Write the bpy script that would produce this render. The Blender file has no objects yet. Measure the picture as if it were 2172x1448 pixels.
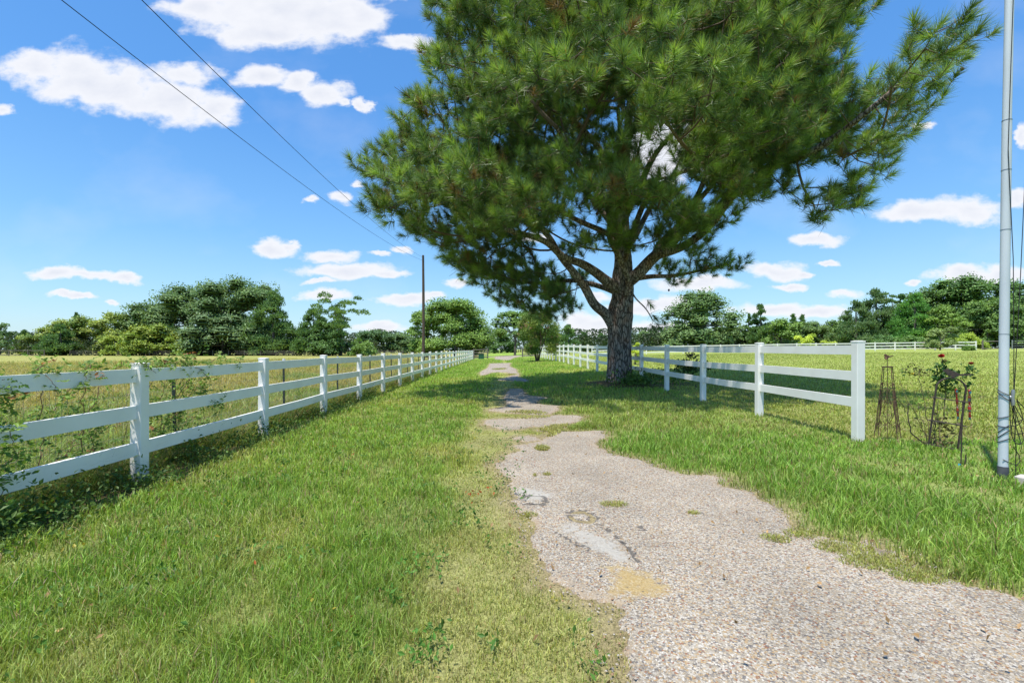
import bpy, math, random
import numpy as np
from mathutils import Vector, Matrix
random.seed(7); RNG = np.random.default_rng(11)
R = math.radians
SC = bpy.context.scene
COL = SC.collection

# ------------------------------------------------------------------ camera
F, CX, HY, EYE = 960.0, 1059.0, 741.0, 1.37      # focal length, vanishing point and eye height measured on the photograph
cam = bpy.data.cameras.new('camera'); cam_o = bpy.data.objects.new('camera', cam); COL.objects.link(cam_o)
cam_o.location = (0, 0, EYE); cam_o.rotation_euler = (R(90), 0, 0)
cam.sensor_width = 36; cam.lens = F / 2172 * 36
cam.shift_x = (1086 - CX) / 2172; cam.shift_y = (HY - 724) / 2172
cam.clip_start = .05; cam.clip_end = 3000
SC.camera = cam_o

# ------------------------------------------------------------------ sun, exposure
SUN = Vector((0.20, 0.23, -1.0)).normalized()
sun = bpy.data.lights.new('sun', 'SUN'); sun.energy = 4.3; sun.angle = R(.53); sun.color = (1, .955, .88)
sun_o = bpy.data.objects.new('sun', sun); COL.objects.link(sun_o)
sun_o.rotation_euler = SUN.to_track_quat('-Z', 'Y').to_euler(); sun_o.location = (0, 0, 60)
ELEV = math.asin(-SUN.z); AZ = math.atan2(-SUN.x, -SUN.y)
SC.view_settings.view_transform = 'Standard'; SC.view_settings.look = 'None'
SC.view_settings.exposure = 0.58; SC.view_settings.gamma = 1; SC.view_settings.use_curve_mapping = False
SC.cycles.max_bounces = 6; SC.cycles.transparent_max_bounces = 4; SC.cycles.caustics_reflective = False; SC.cycles.caustics_refractive = False

# ------------------------------------------------------------------ sky with clouds (by direction)
CLOUDS = [(600,22,215,60),(700,48,110,50),(430,18,95,34),(560,70,120,38),(760,36,60,40),
 (75,150,85,36),(165,150,90,52),(250,190,120,50),(370,215,110,48),(395,160,80,26),(455,228,62,34),(190,180,130,40),
 (560,163,58,26),(690,202,58,30),(625,178,40,22),(735,222,20,12),(862,88,58,20),(5,232,28,13),(772,224,16,20),
 (573,525,50,18),(612,520,18,7),(705,540,60,14),(800,538,26,6),(735,573,118,19),(820,580,55,9),(682,598,42,7),
 (120,583,52,14),(185,586,70,12),(262,592,42,9),(165,631,52,6),(690,628,56,13),(860,637,72,11),(905,630,34,9),(815,692,60,13),
 (722,418,25,14),(656,423,16,8),(760,390,18,9),(858,530,28,9),(965,600,26,10),(236,640,16,6),
 (1960,452,100,24),(2050,446,85,30),(2160,425,40,22),(1732,512,52,13),(1640,570,62,20),(1708,576,22,7),(1672,608,30,9),
 (1790,625,50,11),(1640,662,100,15),(1740,660,62,13),(2040,582,75,22),(2120,585,70,20),(1930,598,22,7),(1750,555,22,7),
 (2168,280,14,24),(1950,270,28,8),(1400,320,95,75),(1460,235,60,40),(1480,602,90,19),(1395,648,85,18),(1265,690,75,26),(1395,690,80,14),
 (1260,630,40,12),(1345,655,70,12),(1240,0,80,20),(1130,500,40,12)]
w = bpy.data.worlds.new('World'); SC.world = w; w.use_nodes = True
nt = w.node_tree; N = nt.nodes; L = nt.links; N.clear()
def nd(t, **k):
    n = N.new(t)
    for a, b in k.items(): setattr(n, a, b)
    return n
def wmath(op, a, b=None, c=None):
    n = nd('ShaderNodeMath', operation=op)
    for i, v in enumerate((a, b, c)):
        if v is None: continue
        if isinstance(v, (int, float)): n.inputs[i].default_value = v
        else: L.new(v, n.inputs[i])
    return n.outputs[0]
def wvec(op, a, b=None):
    n = nd('ShaderNodeVectorMath', operation=op)
    for i, v in enumerate((a, b)):
        if v is None: continue
        if isinstance(v, tuple): n.inputs[i].default_value = v
        else: L.new(v, n.inputs[i])
    return n
sky = nd('ShaderNodeTexSky', sky_type='NISHITA', sun_disc=False, sun_elevation=ELEV, sun_rotation=AZ, air_density=1.25, dust_density=.6, ozone_density=3.0, altitude=150)
tc = nd('ShaderNodeTexCoord'); sep = nd('ShaderNodeSeparateXYZ'); L.new(tc.outputs['Generated'], sep.inputs[0])
yy = wmath('MAXIMUM', sep.outputs[1], .02)
u = wmath('DIVIDE', sep.outputs[0], yy); v = wmath('DIVIDE', sep.outputs[2], yy)
comb = nd('ShaderNodeCombineXYZ'); L.new(u, comb.inputs[0]); L.new(v, comb.inputs[1])
n1 = nd('ShaderNodeTexNoise'); n1.inputs['Scale'].default_value = 7; n1.inputs['Detail'].default_value = 9; n1.inputs['Roughness'].default_value = .62
st = wvec('MULTIPLY', comb.outputs[0], (1, 1.6, 1)); L.new(st.outputs[0], n1.inputs['Vector'])
warp = wvec('MULTIPLY', wvec('SUBTRACT', n1.outputs['Color'], (.5, .5, .5)).outputs[0], (.13, .06, 0))
uvw = wvec('ADD', comb.outputs[0], warp.outputs[0]).outputs[0]
best = None
for (px, py, rx, ry) in CLOUDS:
    d = wvec('SUBTRACT', uvw, ((px - CX) / F, (HY - py) / F, 0))
    s = wvec('MULTIPLY', d.outputs[0], (F / (rx * 1.12), F / (ry * 1.12), 0))
    ln = wvec('LENGTH', s.outputs[0]).outputs['Value']
    best = ln if best is None else wmath('SMOOTH_MIN', best, ln, .25)
dens = wmath('SUBTRACT', 1.0, best)
n2 = nd('ShaderNodeTexNoise'); n2.inputs['Scale'].default_value = 13; n2.inputs['Detail'].default_value = 8; n2.inputs['Roughness'].default_value = .58
L.new(st.outputs[0], n2.inputs['Vector'])
dens = wmath('ADD', dens, wmath('MULTIPLY', wmath('SUBTRACT', n2.outputs[0], .5), 1.7))
dens = wmath('ADD', dens, .10)
mr = nd('ShaderNodeMapRange', interpolation_type='SMOOTHSTEP'); mr.inputs['From Min'].default_value = -.02; mr.inputs['From Max'].default_value = .60
L.new(dens, mr.inputs['Value'])
front = wmath('GREATER_THAN', sep.outputs[1], .03)
mask = wmath('MULTIPLY', mr.outputs[0], front)
# thin veil of scattered high cloud
n3 = nd('ShaderNodeTexNoise'); n3.inputs['Scale'].default_value = 3.2; n3.inputs['Detail'].default_value = 7
L.new(st.outputs[0], n3.inputs['Vector'])
mr3 = nd('ShaderNodeMapRange'); mr3.inputs['From Min'].default_value = .52; mr3.inputs['From Max'].default_value = .85; mr3.inputs['To Max'].default_value = .22
L.new(n3.outputs[0], mr3.inputs['Value'])
mask = wmath('MAXIMUM', wmath('MULTIPLY', mask, .97), wmath('MULTIPLY', mr3.outputs[0], front))
SKYS = .105
mul = nd('ShaderNodeMix', data_type='RGBA', blend_type='MULTIPLY'); mul.inputs['Factor'].default_value = 1
L.new(sky.outputs[0], mul.inputs[6]); mul.inputs[7].default_value = (.40, .49, .5, 1)
rmp = nd('ShaderNodeValToRGB'); L.new(wmath('MAXIMUM', sep.outputs[2], 0), rmp.inputs[0])
for i_, (p_, c_) in enumerate(((0, (.36, .50, .65)), (.10, (.235, .425, .67)), (.22, (.115, .32, .67)), (.42, (.042, .21, .60)), (1, (.015, .12, .42)))):
    e_ = rmp.color_ramp.elements[i_] if i_ < 2 else rmp.color_ramp.elements.new(p_); e_.position = p_; e_.color = (*c_, 1)
gsc = wvec('SCALE', rmp.outputs[0]); gsc.inputs['Scale'].default_value = .62 / SKYS
sadd = wvec('ADD', mul.outputs[2], gsc.outputs[0])
cl = nd('ShaderNodeMix', data_type='RGBA')                                     # thick parts of a cloud are a touch greyer
mrg = nd('ShaderNodeMapRange'); mrg.inputs['From Min'].default_value = .3; mrg.inputs['From Max'].default_value = 1.3
L.new(dens, mrg.inputs['Value']); L.new(mrg.outputs[0], cl.inputs[0])
cl.inputs[6].default_value = (.66 / SKYS, .665 / SKYS, .69 / SKYS, 1); cl.inputs[7].default_value = (.54 / SKYS, .56 / SKYS, .62 / SKYS, 1)
mx = nd('ShaderNodeMix', data_type='RGBA'); L.new(mask, mx.inputs[0]); L.new(sadd.outputs[0], mx.inputs[6]); L.new(cl.outputs[2], mx.inputs[7])
bg = nd('ShaderNodeBackground'); bg.inputs[1].default_value = SKYS; L.new(mx.outputs[2], bg.inputs[0])
wo = nd('ShaderNodeOutputWorld'); L.new(bg.outputs[0], wo.inputs[0])

# ------------------------------------------------------------------ helpers
def _hash(ix, iy, iz, seed):
    h = (ix * 374761393 + iy * 668265263 + iz * 2147483647 + seed * 1274126177) & 0xffffffff
    h = ((h ^ (h >> 13)) * 1274126177) & 0xffffffff
    h = ((h ^ (h >> 15)) * 2246822519) & 0xffffffff
    return ((h ^ (h >> 16)) & 0xffff) / 65535.0
def noise(x, y, z=0., seed=0):
    x = np.asarray(x, float); y = np.asarray(y, float); z = np.zeros_like(x) + z
    ix = np.floor(x).astype(np.int64); iy = np.floor(y).astype(np.int64); iz = np.floor(z).astype(np.int64)
    fx = x - ix; fy = y - iy; fz = z - iz
    fx = fx * fx * (3 - 2 * fx); fy = fy * fy * (3 - 2 * fy); fz = fz * fz * (3 - 2 * fz)
    r = 0
    for a in (0, 1):
        for b in (0, 1):
            for c in (0, 1):
                r = r + _hash(ix + a, iy + b, iz + c, seed) * (fx if a else 1 - fx) * (fy if b else 1 - fy) * (fz if c else 1 - fz)
    return r
def fbm(x, y, z=0., o=4, seed=0):
    s = 0; a = .5; t = 0
    for i in range(o):
        s = s + a * noise(np.asarray(x) * 2 ** i, np.asarray(y) * 2 ** i, np.asarray(z) * 2 ** i, seed + i); t += a; a *= .5
    return s / t
def sstep(a, b, x):
    t = np.clip((np.asarray(x, float) - a) / (b - a), 0, 1); return t * t * (3 - 2 * t)
def H(x, y):
    x = np.asarray(x, float); y = np.asarray(y, float)
    uu = np.clip(x + 3.7, 0, 400); s = sstep(8, 40, y)
    return .008 * np.clip(uu, 0, 30) * (1 - s) + s * .043 * uu / (1 + uu / 58)
def Hs(x, y): return float(H(x, y))
def ground_pt(px, py):
    px = np.asarray(px, float); py = np.asarray(py, float)
    Y = F * 1.3 / (py - HY)
    for _ in range(12):
        X = (px - CX) / F * Y; Y = F * (EYE - H(X, Y)) / (py - HY)
    return np.stack([(px - CX) / F * Y, Y], -1)
def P(px, py, Y): return np.array([(px - CX) / F * Y, Y, EYE + (HY - py) / F * Y])

def mesh_np(name, verts, faces, mat=None, col=None, smooth=False, uv=None):
    verts = np.asarray(verts, np.float32).reshape(-1, 3)
    faces = [np.asarray(f, np.int32) for f in faces if len(f)]
    me = bpy.data.meshes.new(name)
    me.vertices.add(len(verts)); me.vertices.foreach_set('co', verts.ravel())
    loops = np.concatenate([f.ravel() for f in faces]); tot = np.concatenate([np.full(len(f), f.shape[1], np.int32) for f in faces])
    start = np.concatenate([[0], np.cumsum(tot)[:-1]]).astype(np.int32)
    me.loops.add(len(loops)); me.loops.foreach_set('vertex_index', loops)
    me.polygons.add(len(tot)); me.polygons.foreach_set('loop_start', start)
    me.polygons.foreach_set('use_smooth', np.full(len(tot), bool(smooth)))
    if col is not None:
        cols = col if isinstance(col, dict) else {'col': col}
        for k, c in cols.items():
            c = np.asarray(c, np.float32)
            if c.ndim == 2:
                a = me.attributes.new(k, 'FLOAT_COLOR', 'POINT')
                if c.shape[1] == 3: c = np.concatenate([c, np.ones((len(c), 1), np.float32)], 1)
                a.data.foreach_set('color', c.ravel())
            else:
                a = me.attributes.new(k, 'FLOAT', 'POINT'); a.data.foreach_set('value', c)
    me.update(calc_edges=True)
    if mat: me.materials.append(mat)
    return me
def link(name, me, parent=None, loc=None, rot=None):
    o = bpy.data.objects.new(name, me); COL.objects.link(o)
    if loc is not None: o.location = loc
    if rot is not None: o.rotation_euler = rot
    if parent: o.parent = parent
    return o
def tag(o, label=None, cat=None, group=None, kind=None):
    if label: o['label'] = label
    if cat: o['category'] = cat
    if group: o['group'] = group
    if kind: o['kind'] = kind
    return o
def thing(name, label, cat, loc=(0, 0, 0), group=None):
    o = bpy.data.objects.new(name, None); COL.objects.link(o); o.location = loc; o.empty_display_size = .2
    return tag(o, label, cat, group)

class MB:                                     # collects quads / tris with optional colours
    def __init__(s): s.v = []; s.q = []; s.t = []; s.c = []; s.n = 0
    def add(s, v, q=None, t=None, c=None):
        v = np.asarray(v, float).reshape(-1, 3)
        if q is not None and len(q): s.q.append(np.asarray(q) + s.n)
        if t is not None and len(t): s.t.append(np.asarray(t) + s.n)
        s.v.append(v); s.n += len(v)
        s.c.append(np.broadcast_to(np.asarray(c if c is not None else (.5, .5, .5), float), (len(v), 3)))
        return s
    def build(s, name, mat, parent=None, smooth=False, loc=None, off=None):
        v = np.concatenate(s.v)
        if off is not None: v = v - np.asarray(off)
        fs = []
        if s.q: fs.append(np.concatenate(s.q))
        if s.t: fs.append(np.concatenate(s.t))
        return link(name, mesh_np(name, v, fs, mat, np.concatenate(s.c), smooth), parent, loc)
    def box(s, c, d, rz=0, ch=0, col=None):
        x, y, z = [k / 2 for k in d]
        if ch:
            ring = [(-x + ch, -y), (x - ch, -y), (x, -y + ch), (x, y - ch), (x - ch, y), (-x + ch, y), (-x, y - ch), (-x, -y + ch)]
        else: ring = [(-x, -y), (x, -y), (x, y), (-x, y)]
        n = len(ring); ca, sa = math.cos(rz), math.sin(rz)
        vs = [(a * ca - b * sa + c[0], a * sa + b * ca + c[1], c[2] + zz) for zz in (-z, z) for a, b in ring]
        q = [(i, (i + 1) % n, n + (i + 1) % n, n + i) for i in range(n)]
        if n == 4: s.add(vs, q + [(3, 2, 1, 0), (4, 5, 6, 7)], col and None, c=col)
        else:
            q += [(7, 2, 1, 0), (6, 3, 2, 7), (5, 4, 3, 6), (8, 9, 10, 15), (15, 10, 11, 14), (14, 11, 12, 13)]
            s.add(vs, q, None, c=col)
        return s
    def tube(s, pts, rad, n=6, col=None, cap=True):
        pts = np.asarray(pts, float); m = len(pts)
        rad = np.broadcast_to(np.asarray(rad, float), (m,))
        tan = np.gradient(pts, axis=0); tan /= np.linalg.norm(tan, axis=1)[:, None] + 1e-9
        ref = np.array([0, 0, 1.]) if abs(tan[0][2]) < .9 else np.array([1., 0, 0])
        vs = []; a = np.linspace(0, 2 * np.pi, n, endpoint=False)
        nrm = np.cross(tan[0], ref); nrm /= np.linalg.norm(nrm)
        for i in range(m):
            nrm = nrm - tan[i] * np.dot(nrm, tan[i]); nrm /= np.linalg.norm(nrm) + 1e-9
            b = np.cross(tan[i], nrm)
            vs.append(pts[i] + rad[i] * (np.cos(a)[:, None] * nrm + np.sin(a)[:, None] * b))
        vs = np.concatenate(vs); q = []
        i = np.arange(m - 1)[:, None] * n; j = np.arange(n)[None]; k = (j + 1) % n
        q = np.stack([i + j, i + k, i + n + k, i + n + j], -1).reshape(-1, 4)
        t = None
        if cap and n >= 4:
            c0 = m * n; vs = np.concatenate([vs, vs[:n], vs[-n:], pts[:1], pts[-1:]]); j = np.arange(n); k = (j + 1) % n
            t = np.concatenate([np.stack([c0 + k, c0 + j, np.full(n, c0 + 2 * n)], -1), np.stack([c0 + n + j, c0 + n + k, np.full(n, c0 + 2 * n + 1)], -1)])
        s.add(vs, q, t, c=col); return s
def frusta(A, B, ra, rb, n=5):                # many tapered segments at once
    A = np.asarray(A); B = np.asarray(B); d = B - A; ln = np.linalg.norm(d, axis=1)[:, None] + 1e-9; d = d / ln
    ref = np.where(np.abs(d[:, 2:3]) < .9, [[0, 0, 1.]], [[1., 0, 0]])
    a = np.cross(d, ref); a /= np.linalg.norm(a, axis=1)[:, None]; b = np.cross(d, a)
    th = np.linspace(0, 2 * np.pi, n, endpoint=False)
    circ = np.cos(th)[None, :, None] * a[:, None] + np.sin(th)[None, :, None] * b[:, None]
    B2 = B + d * rb[:, None] * .4
    v = np.concatenate([A[:, None] + circ * ra[:, None, None], B2[:, None] + circ * rb[:, None, None]], 1)
    base = (np.arange(len(A)) * 2 * n)[:, None, None]; j = np.arange(n); k = (j + 1) % n
    q = np.stack([j, k, n + k, n + j], -1)[None] + base
    return v.reshape(-1, 3), q.reshape(-1, 4)

# ------------------------------------------------------------------ materials
def mat(name, col=(.5, .5, .5), rough=.6, metal=0, attr=None, transl=0, noisec=None, nscale=20, ndetail=6, bump=0, bscale=60, spec=.5, stretch=None):
    m = bpy.data.materials.new(name); m.use_nodes = True; nt = m.node_tree; N = nt.nodes; L = nt.links
    b = N['Principled BSDF']; b.inputs['Roughness'].default_value = rough; b.inputs['Metallic'].default_value = metal
    b.inputs['Specular IOR Level'].default_value = spec
    tc = N.new('ShaderNodeTexCoord'); vec = tc.outputs['Object']
    if stretch:
        mp = N.new('ShaderNodeMapping'); mp.inputs['Scale'].default_value = stretch; L.new(vec, mp.inputs[0]); vec = mp.outputs[0]
    if attr:
        a = N.new('ShaderNodeAttribute'); a.attribute_name = attr; c = a.outputs['Color']
    else:
        r = N.new('ShaderNodeRGB'); r.outputs[0].default_value = (*col, 1); c = r.outputs[0]
    if noisec is not None:
        n = N.new('ShaderNodeTexNoise'); n.inputs['Scale'].default_value = nscale; n.inputs['Detail'].default_value = ndetail; L.new(vec, n.inputs['Vector'])
        rp = N.new('ShaderNodeMapRange'); rp.inputs['From Min'].default_value = .38; rp.inputs['From Max'].default_value = .66; L.new(n.outputs[0], rp.inputs['Value'])
        mx = N.new('ShaderNodeMix'); mx.data_type = 'RGBA'; L.new(rp.outputs[0], mx.inputs[0]); L.new(c, mx.inputs[6])
        mx.inputs[7].default_value = (*noisec, 1)
        c = mx.outputs[2]
    L.new(c, b.inputs['Base Color'])
    if bump:
        n = N.new('ShaderNodeTexNoise'); n.inputs['Scale'].default_value = bscale; n.inputs['Detail'].default_value = 5; L.new(vec, n.inputs['Vector'])
        bp = N.new('ShaderNodeBump'); bp.inputs['Strength'].default_value = bump; bp.inputs['Distance'].default_value = .02
        L.new(n.outputs[0], bp.inputs['Height']); L.new(bp.outputs[0], b.inputs['Normal'])
    if transl:
        t = N.new('ShaderNodeBsdfTranslucent'); s = N.new('ShaderNodeMixShader'); s.inputs[0].default_value = transl
        g = N.new('ShaderNodeMix'); g.data_type = 'RGBA'; g.blend_type = 'MULTIPLY'; g.inputs[0].default_value = 1; L.new(c, g.inputs[6]); g.inputs[7].default_value = (1.5, 1.35, .7, 1)
        L.new(g.outputs[2], t.inputs[0]); L.new(b.outputs[0], s.inputs[1]); L.new(t.outputs[0], s.inputs[2]); L.new(s.outputs[0], N['Material Output'].inputs[0])
    return m
M_blade = mat('grass_blade', attr='col', rough=.45, transl=.35, spec=.35)
M_leaf = mat('leaf', attr='col', rough=.5, transl=.25, spec=.3)
M_needle = mat('pine_needle', attr='col', rough=.45, transl=.28, spec=.5)
M_vinyl = mat('white_vinyl', (.90, .875, .82), rough=.45, noisec=(.83, .80, .74), nscale=2.5, bump=.03, bscale=8)
M_trunk = mat('far_bark', (.10, .085, .07), rough=.9, noisec=(.18, .16, .14), nscale=4)
def splash(m, z0, z1, colr):
    nt = m.node_tree; N = nt.nodes; L = nt.links; b = N['Principled BSDF']; src = b.inputs['Base Color'].links[0].from_socket
    g = N.new('ShaderNodeNewGeometry'); sp = N.new('ShaderNodeSeparateXYZ'); L.new(g.outputs['Position'], sp.inputs[0]); n = N.new('ShaderNodeTexNoise'); n.inputs['Scale'].default_value = 24; n.inputs['Detail'].default_value = 8; L.new(g.outputs['Position'], n.inputs['Vector'])
    a = N.new('ShaderNodeMapRange'); a.inputs['From Min'].default_value = z1; a.inputs['From Max'].default_value = z0; L.new(sp.outputs[2], a.inputs[0])
    c = N.new('ShaderNodeMath'); c.operation = 'MULTIPLY_ADD'; c.inputs[1].default_value = 1.4; L.new(n.outputs[0], c.inputs[0]); c.inputs[2].default_value = -1.1; d = N.new('ShaderNodeMath'); d.operation = 'ADD'; L.new(c.outputs[0], d.inputs[0]); L.new(a.outputs[0], d.inputs[1])
    e = N.new('ShaderNodeMapRange'); e.inputs['From Min'].default_value = .1; e.inputs['From Max'].default_value = .7; e.inputs['To Max'].default_value = .6; L.new(d.outputs[0], e.inputs[0])
    mx = N.new('ShaderNodeMix'); mx.data_type = 'RGBA'; L.new(e.outputs[0], mx.inputs[0]); L.new(src, mx.inputs[6]); mx.inputs[7].default_value = (*colr, 1); L.new(mx.outputs[2], b.inputs['Base Color'])
splash(M_vinyl, .0, .30, (.42, .38, .27))
M_tpost = mat('dark_green_steel', (.02, .03, .025), rough=.5)
M_tip = mat('white_tip', (.7, .7, .68), rough=.5)
M_wire = mat('galvanised_wire', (.16, .16, .15), rough=.5, metal=.3)
M_rust = mat('rusty_iron', (.055, .036, .028), rough=.85, noisec=(.16, .075, .04), nscale=30, bump=.3, bscale=120)
M_iron = mat('dark_iron', (.035, .028, .025), rough=.7, noisec=(.08, .05, .035), nscale=40)
M_pole = mat('silver_paint', (.62, .66, .70), rough=.6, metal=.0, noisec=(.52, .56, .60), nscale=6, stretch=(1, 1, .2))
M_grey = mat('dark_grey_band', (.07, .075, .085), rough=.7, noisec=(.11, .11, .12), nscale=20)
M_rope = mat('black_cord', (.012, .012, .014), rough=.7)
M_wood = mat('weathered_wood', (.20, .175, .15), rough=.9, noisec=(.12, .10, .085), nscale=12, stretch=(1, 1, .3), bump=.2)
M_pwood = mat('pole_wood', (.11, .075, .05), rough=.9, noisec=(.07, .05, .04), nscale=8, stretch=(3, 3, .2), bump=.2)
M_twig = mat('twig_bark', (.10, .07, .045), rough=.9, noisec=(.16, .12, .085), nscale=14)
M_redtwig = mat('cane', attr='col', rough=.8)
M_metal = mat('gate_steel', (.35, .36, .37), rough=.4, metal=.6)
M_stone = mat('pale_stone', (.46, .42, .37), rough=.8, noisec=(.5, .46, .4), nscale=12, bump=.2)
M_petal = mat('petal', attr='col', rough=.5, transl=.2)
M_glass = mat('coloured_beads', attr='col', rough=.2)
M_plastic = mat('green_plastic', (.02, .09, .05), rough=.5)
M_tan = mat('tan_board', (.42, .33, .2), rough=.8)
M_cone = mat('cone', (.07, .04, .025), rough=.9)

def bark_mat():
    m = bpy.data.materials.new('pine_bark'); m.use_nodes = True; nt = m.node_tree; N = nt.nodes; L = nt.links; b = N['Principled BSDF']
    b.inputs['Roughness'].default_value = .92; b.inputs['Specular IOR Level'].default_value = .2
    tc = N.new('ShaderNodeTexCoord'); mp = N.new('ShaderNodeMapping'); mp.inputs['Scale'].default_value = (1, 1, .28); L.new(tc.outputs['Object'], mp.inputs[0])
    nz = N.new('ShaderNodeTexNoise'); nz.inputs['Scale'].default_value = 7; nz.inputs['Detail'].default_value = 8; L.new(mp.outputs[0], nz.inputs[0])
    wv = N.new('ShaderNodeVectorMath'); wv.operation = 'ADD'; sc = N.new('ShaderNodeVectorMath'); sc.operation = 'SCALE'; sc.inputs['Scale'].default_value = .12
    L.new(nz.outputs['Color'], sc.inputs[0]); L.new(mp.outputs[0], wv.inputs[0]); L.new(sc.outputs[0], wv.inputs[1])
    vo = N.new('ShaderNodeTexVoronoi'); vo.feature = 'DISTANCE_TO_EDGE'; vo.inputs['Scale'].default_value = 13; L.new(wv.outputs[0], vo.inputs['Vector'])
    rp = N.new('ShaderNodeValToRGB'); L.new(vo.outputs['Distance'], rp.inputs[0])
    rp.color_ramp.elements[0].color = (.055, .042, .034, 1); rp.color_ramp.elements[0].position = .02
    rp.color_ramp.elements[1].color = (.31, .275, .245, 1); rp.color_ramp.elements[1].position = .2
    n2 = N.new('ShaderNodeTexNoise'); n2.inputs['Scale'].default_value = 2.2; n2.inputs['Detail'].default_value = 6; L.new(tc.outputs['Object'], n2.inputs[0])
    mr = N.new('ShaderNodeMapRange'); mr.inputs['From Min'].default_value = .45; mr.inputs['From Max'].default_value = .7; mr.inputs['To Max'].default_value = .75; L.new(n2.outputs[0], mr.inputs[0])
    mx = N.new('ShaderNodeMix'); mx.data_type = 'RGBA'; mx.blend_type = 'MULTIPLY'; L.new(mr.outputs[0], mx.inputs[0]); L.new(rp.outputs[0], mx.inputs[6]); mx.inputs[7].default_value = (1.0, .62, .45, 1)
    L.new(mx.outputs[2], b.inputs['Base Color'])
    ad = N.new('ShaderNodeMath'); ad.operation = 'MINIMUM'; ad.inputs[1].default_value = .2; L.new(vo.outputs['Distance'], ad.inputs[0])
    a2 = N.new('ShaderNodeMath'); a2.operation = 'MULTIPLY_ADD'; a2.inputs[1].default_value = .25; L.new(nz.outputs[0], a2.inputs[0]); L.new(ad.outputs[0], a2.inputs[2])
    bp = N.new('ShaderNodeBump'); bp.inputs['Strength'].default_value = 1; bp.inputs['Distance'].default_value = .06; L.new(a2.outputs[0], bp.inputs['Height']); L.new(bp.outputs[0], b.inputs['Normal'])
    return m
M_bark = bark_mat()

def ground_mat():
    m = bpy.data.materials.new('soil_and_turf'); m.use_nodes = True; nt = m.node_tree; N = nt.nodes; L = nt.links; b = N['Principled BSDF']
    b.inputs['Roughness'].default_value = .95; b.inputs['Specular IOR Level'].default_value = .1
    a = N.new('ShaderNodeAttribute'); a.attribute_name = 'col'; tc = N.new('ShaderNodeTexCoord')
    c = a.outputs['Color']
    for scl, lo, hi in ((70, .55, 1.35), (11, .8, 1.2), (1.3, .88, 1.12)):
        n = N.new('ShaderNodeTexNoise'); n.inputs['Scale'].default_value = scl; n.inputs['Detail'].default_value = 6; n.inputs['Roughness'].default_value = .7; L.new(tc.outputs['Object'], n.inputs[0])
        r = N.new('ShaderNodeMapRange'); r.inputs['From Min'].default_value = .35; r.inputs['From Max'].default_value = .65; r.inputs['To Min'].default_value = lo; r.inputs['To Max'].default_value = hi; L.new(n.outputs[0], r.inputs[0])
        s = N.new('ShaderNodeVectorMath'); s.operation = 'SCALE'; L.new(c, s.inputs[0]); L.new(r.outputs[0], s.inputs['Scale']); c = s.outputs[0]
    L.new(c, b.inputs['Base Color'])
    n = N.new('ShaderNodeTexNoise'); n.inputs['Scale'].default_value = 25; n.inputs['Detail'].default_value = 8; L.new(tc.outputs['Object'], n.inputs[0])
    bp = N.new('ShaderNodeBump'); bp.inputs['Strength'].default_value = .8; bp.inputs['Distance'].default_value = .04; L.new(n.outputs[0], bp.inputs['Height']); L.new(bp.outputs[0], b.inputs['Normal'])
    return m
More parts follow.
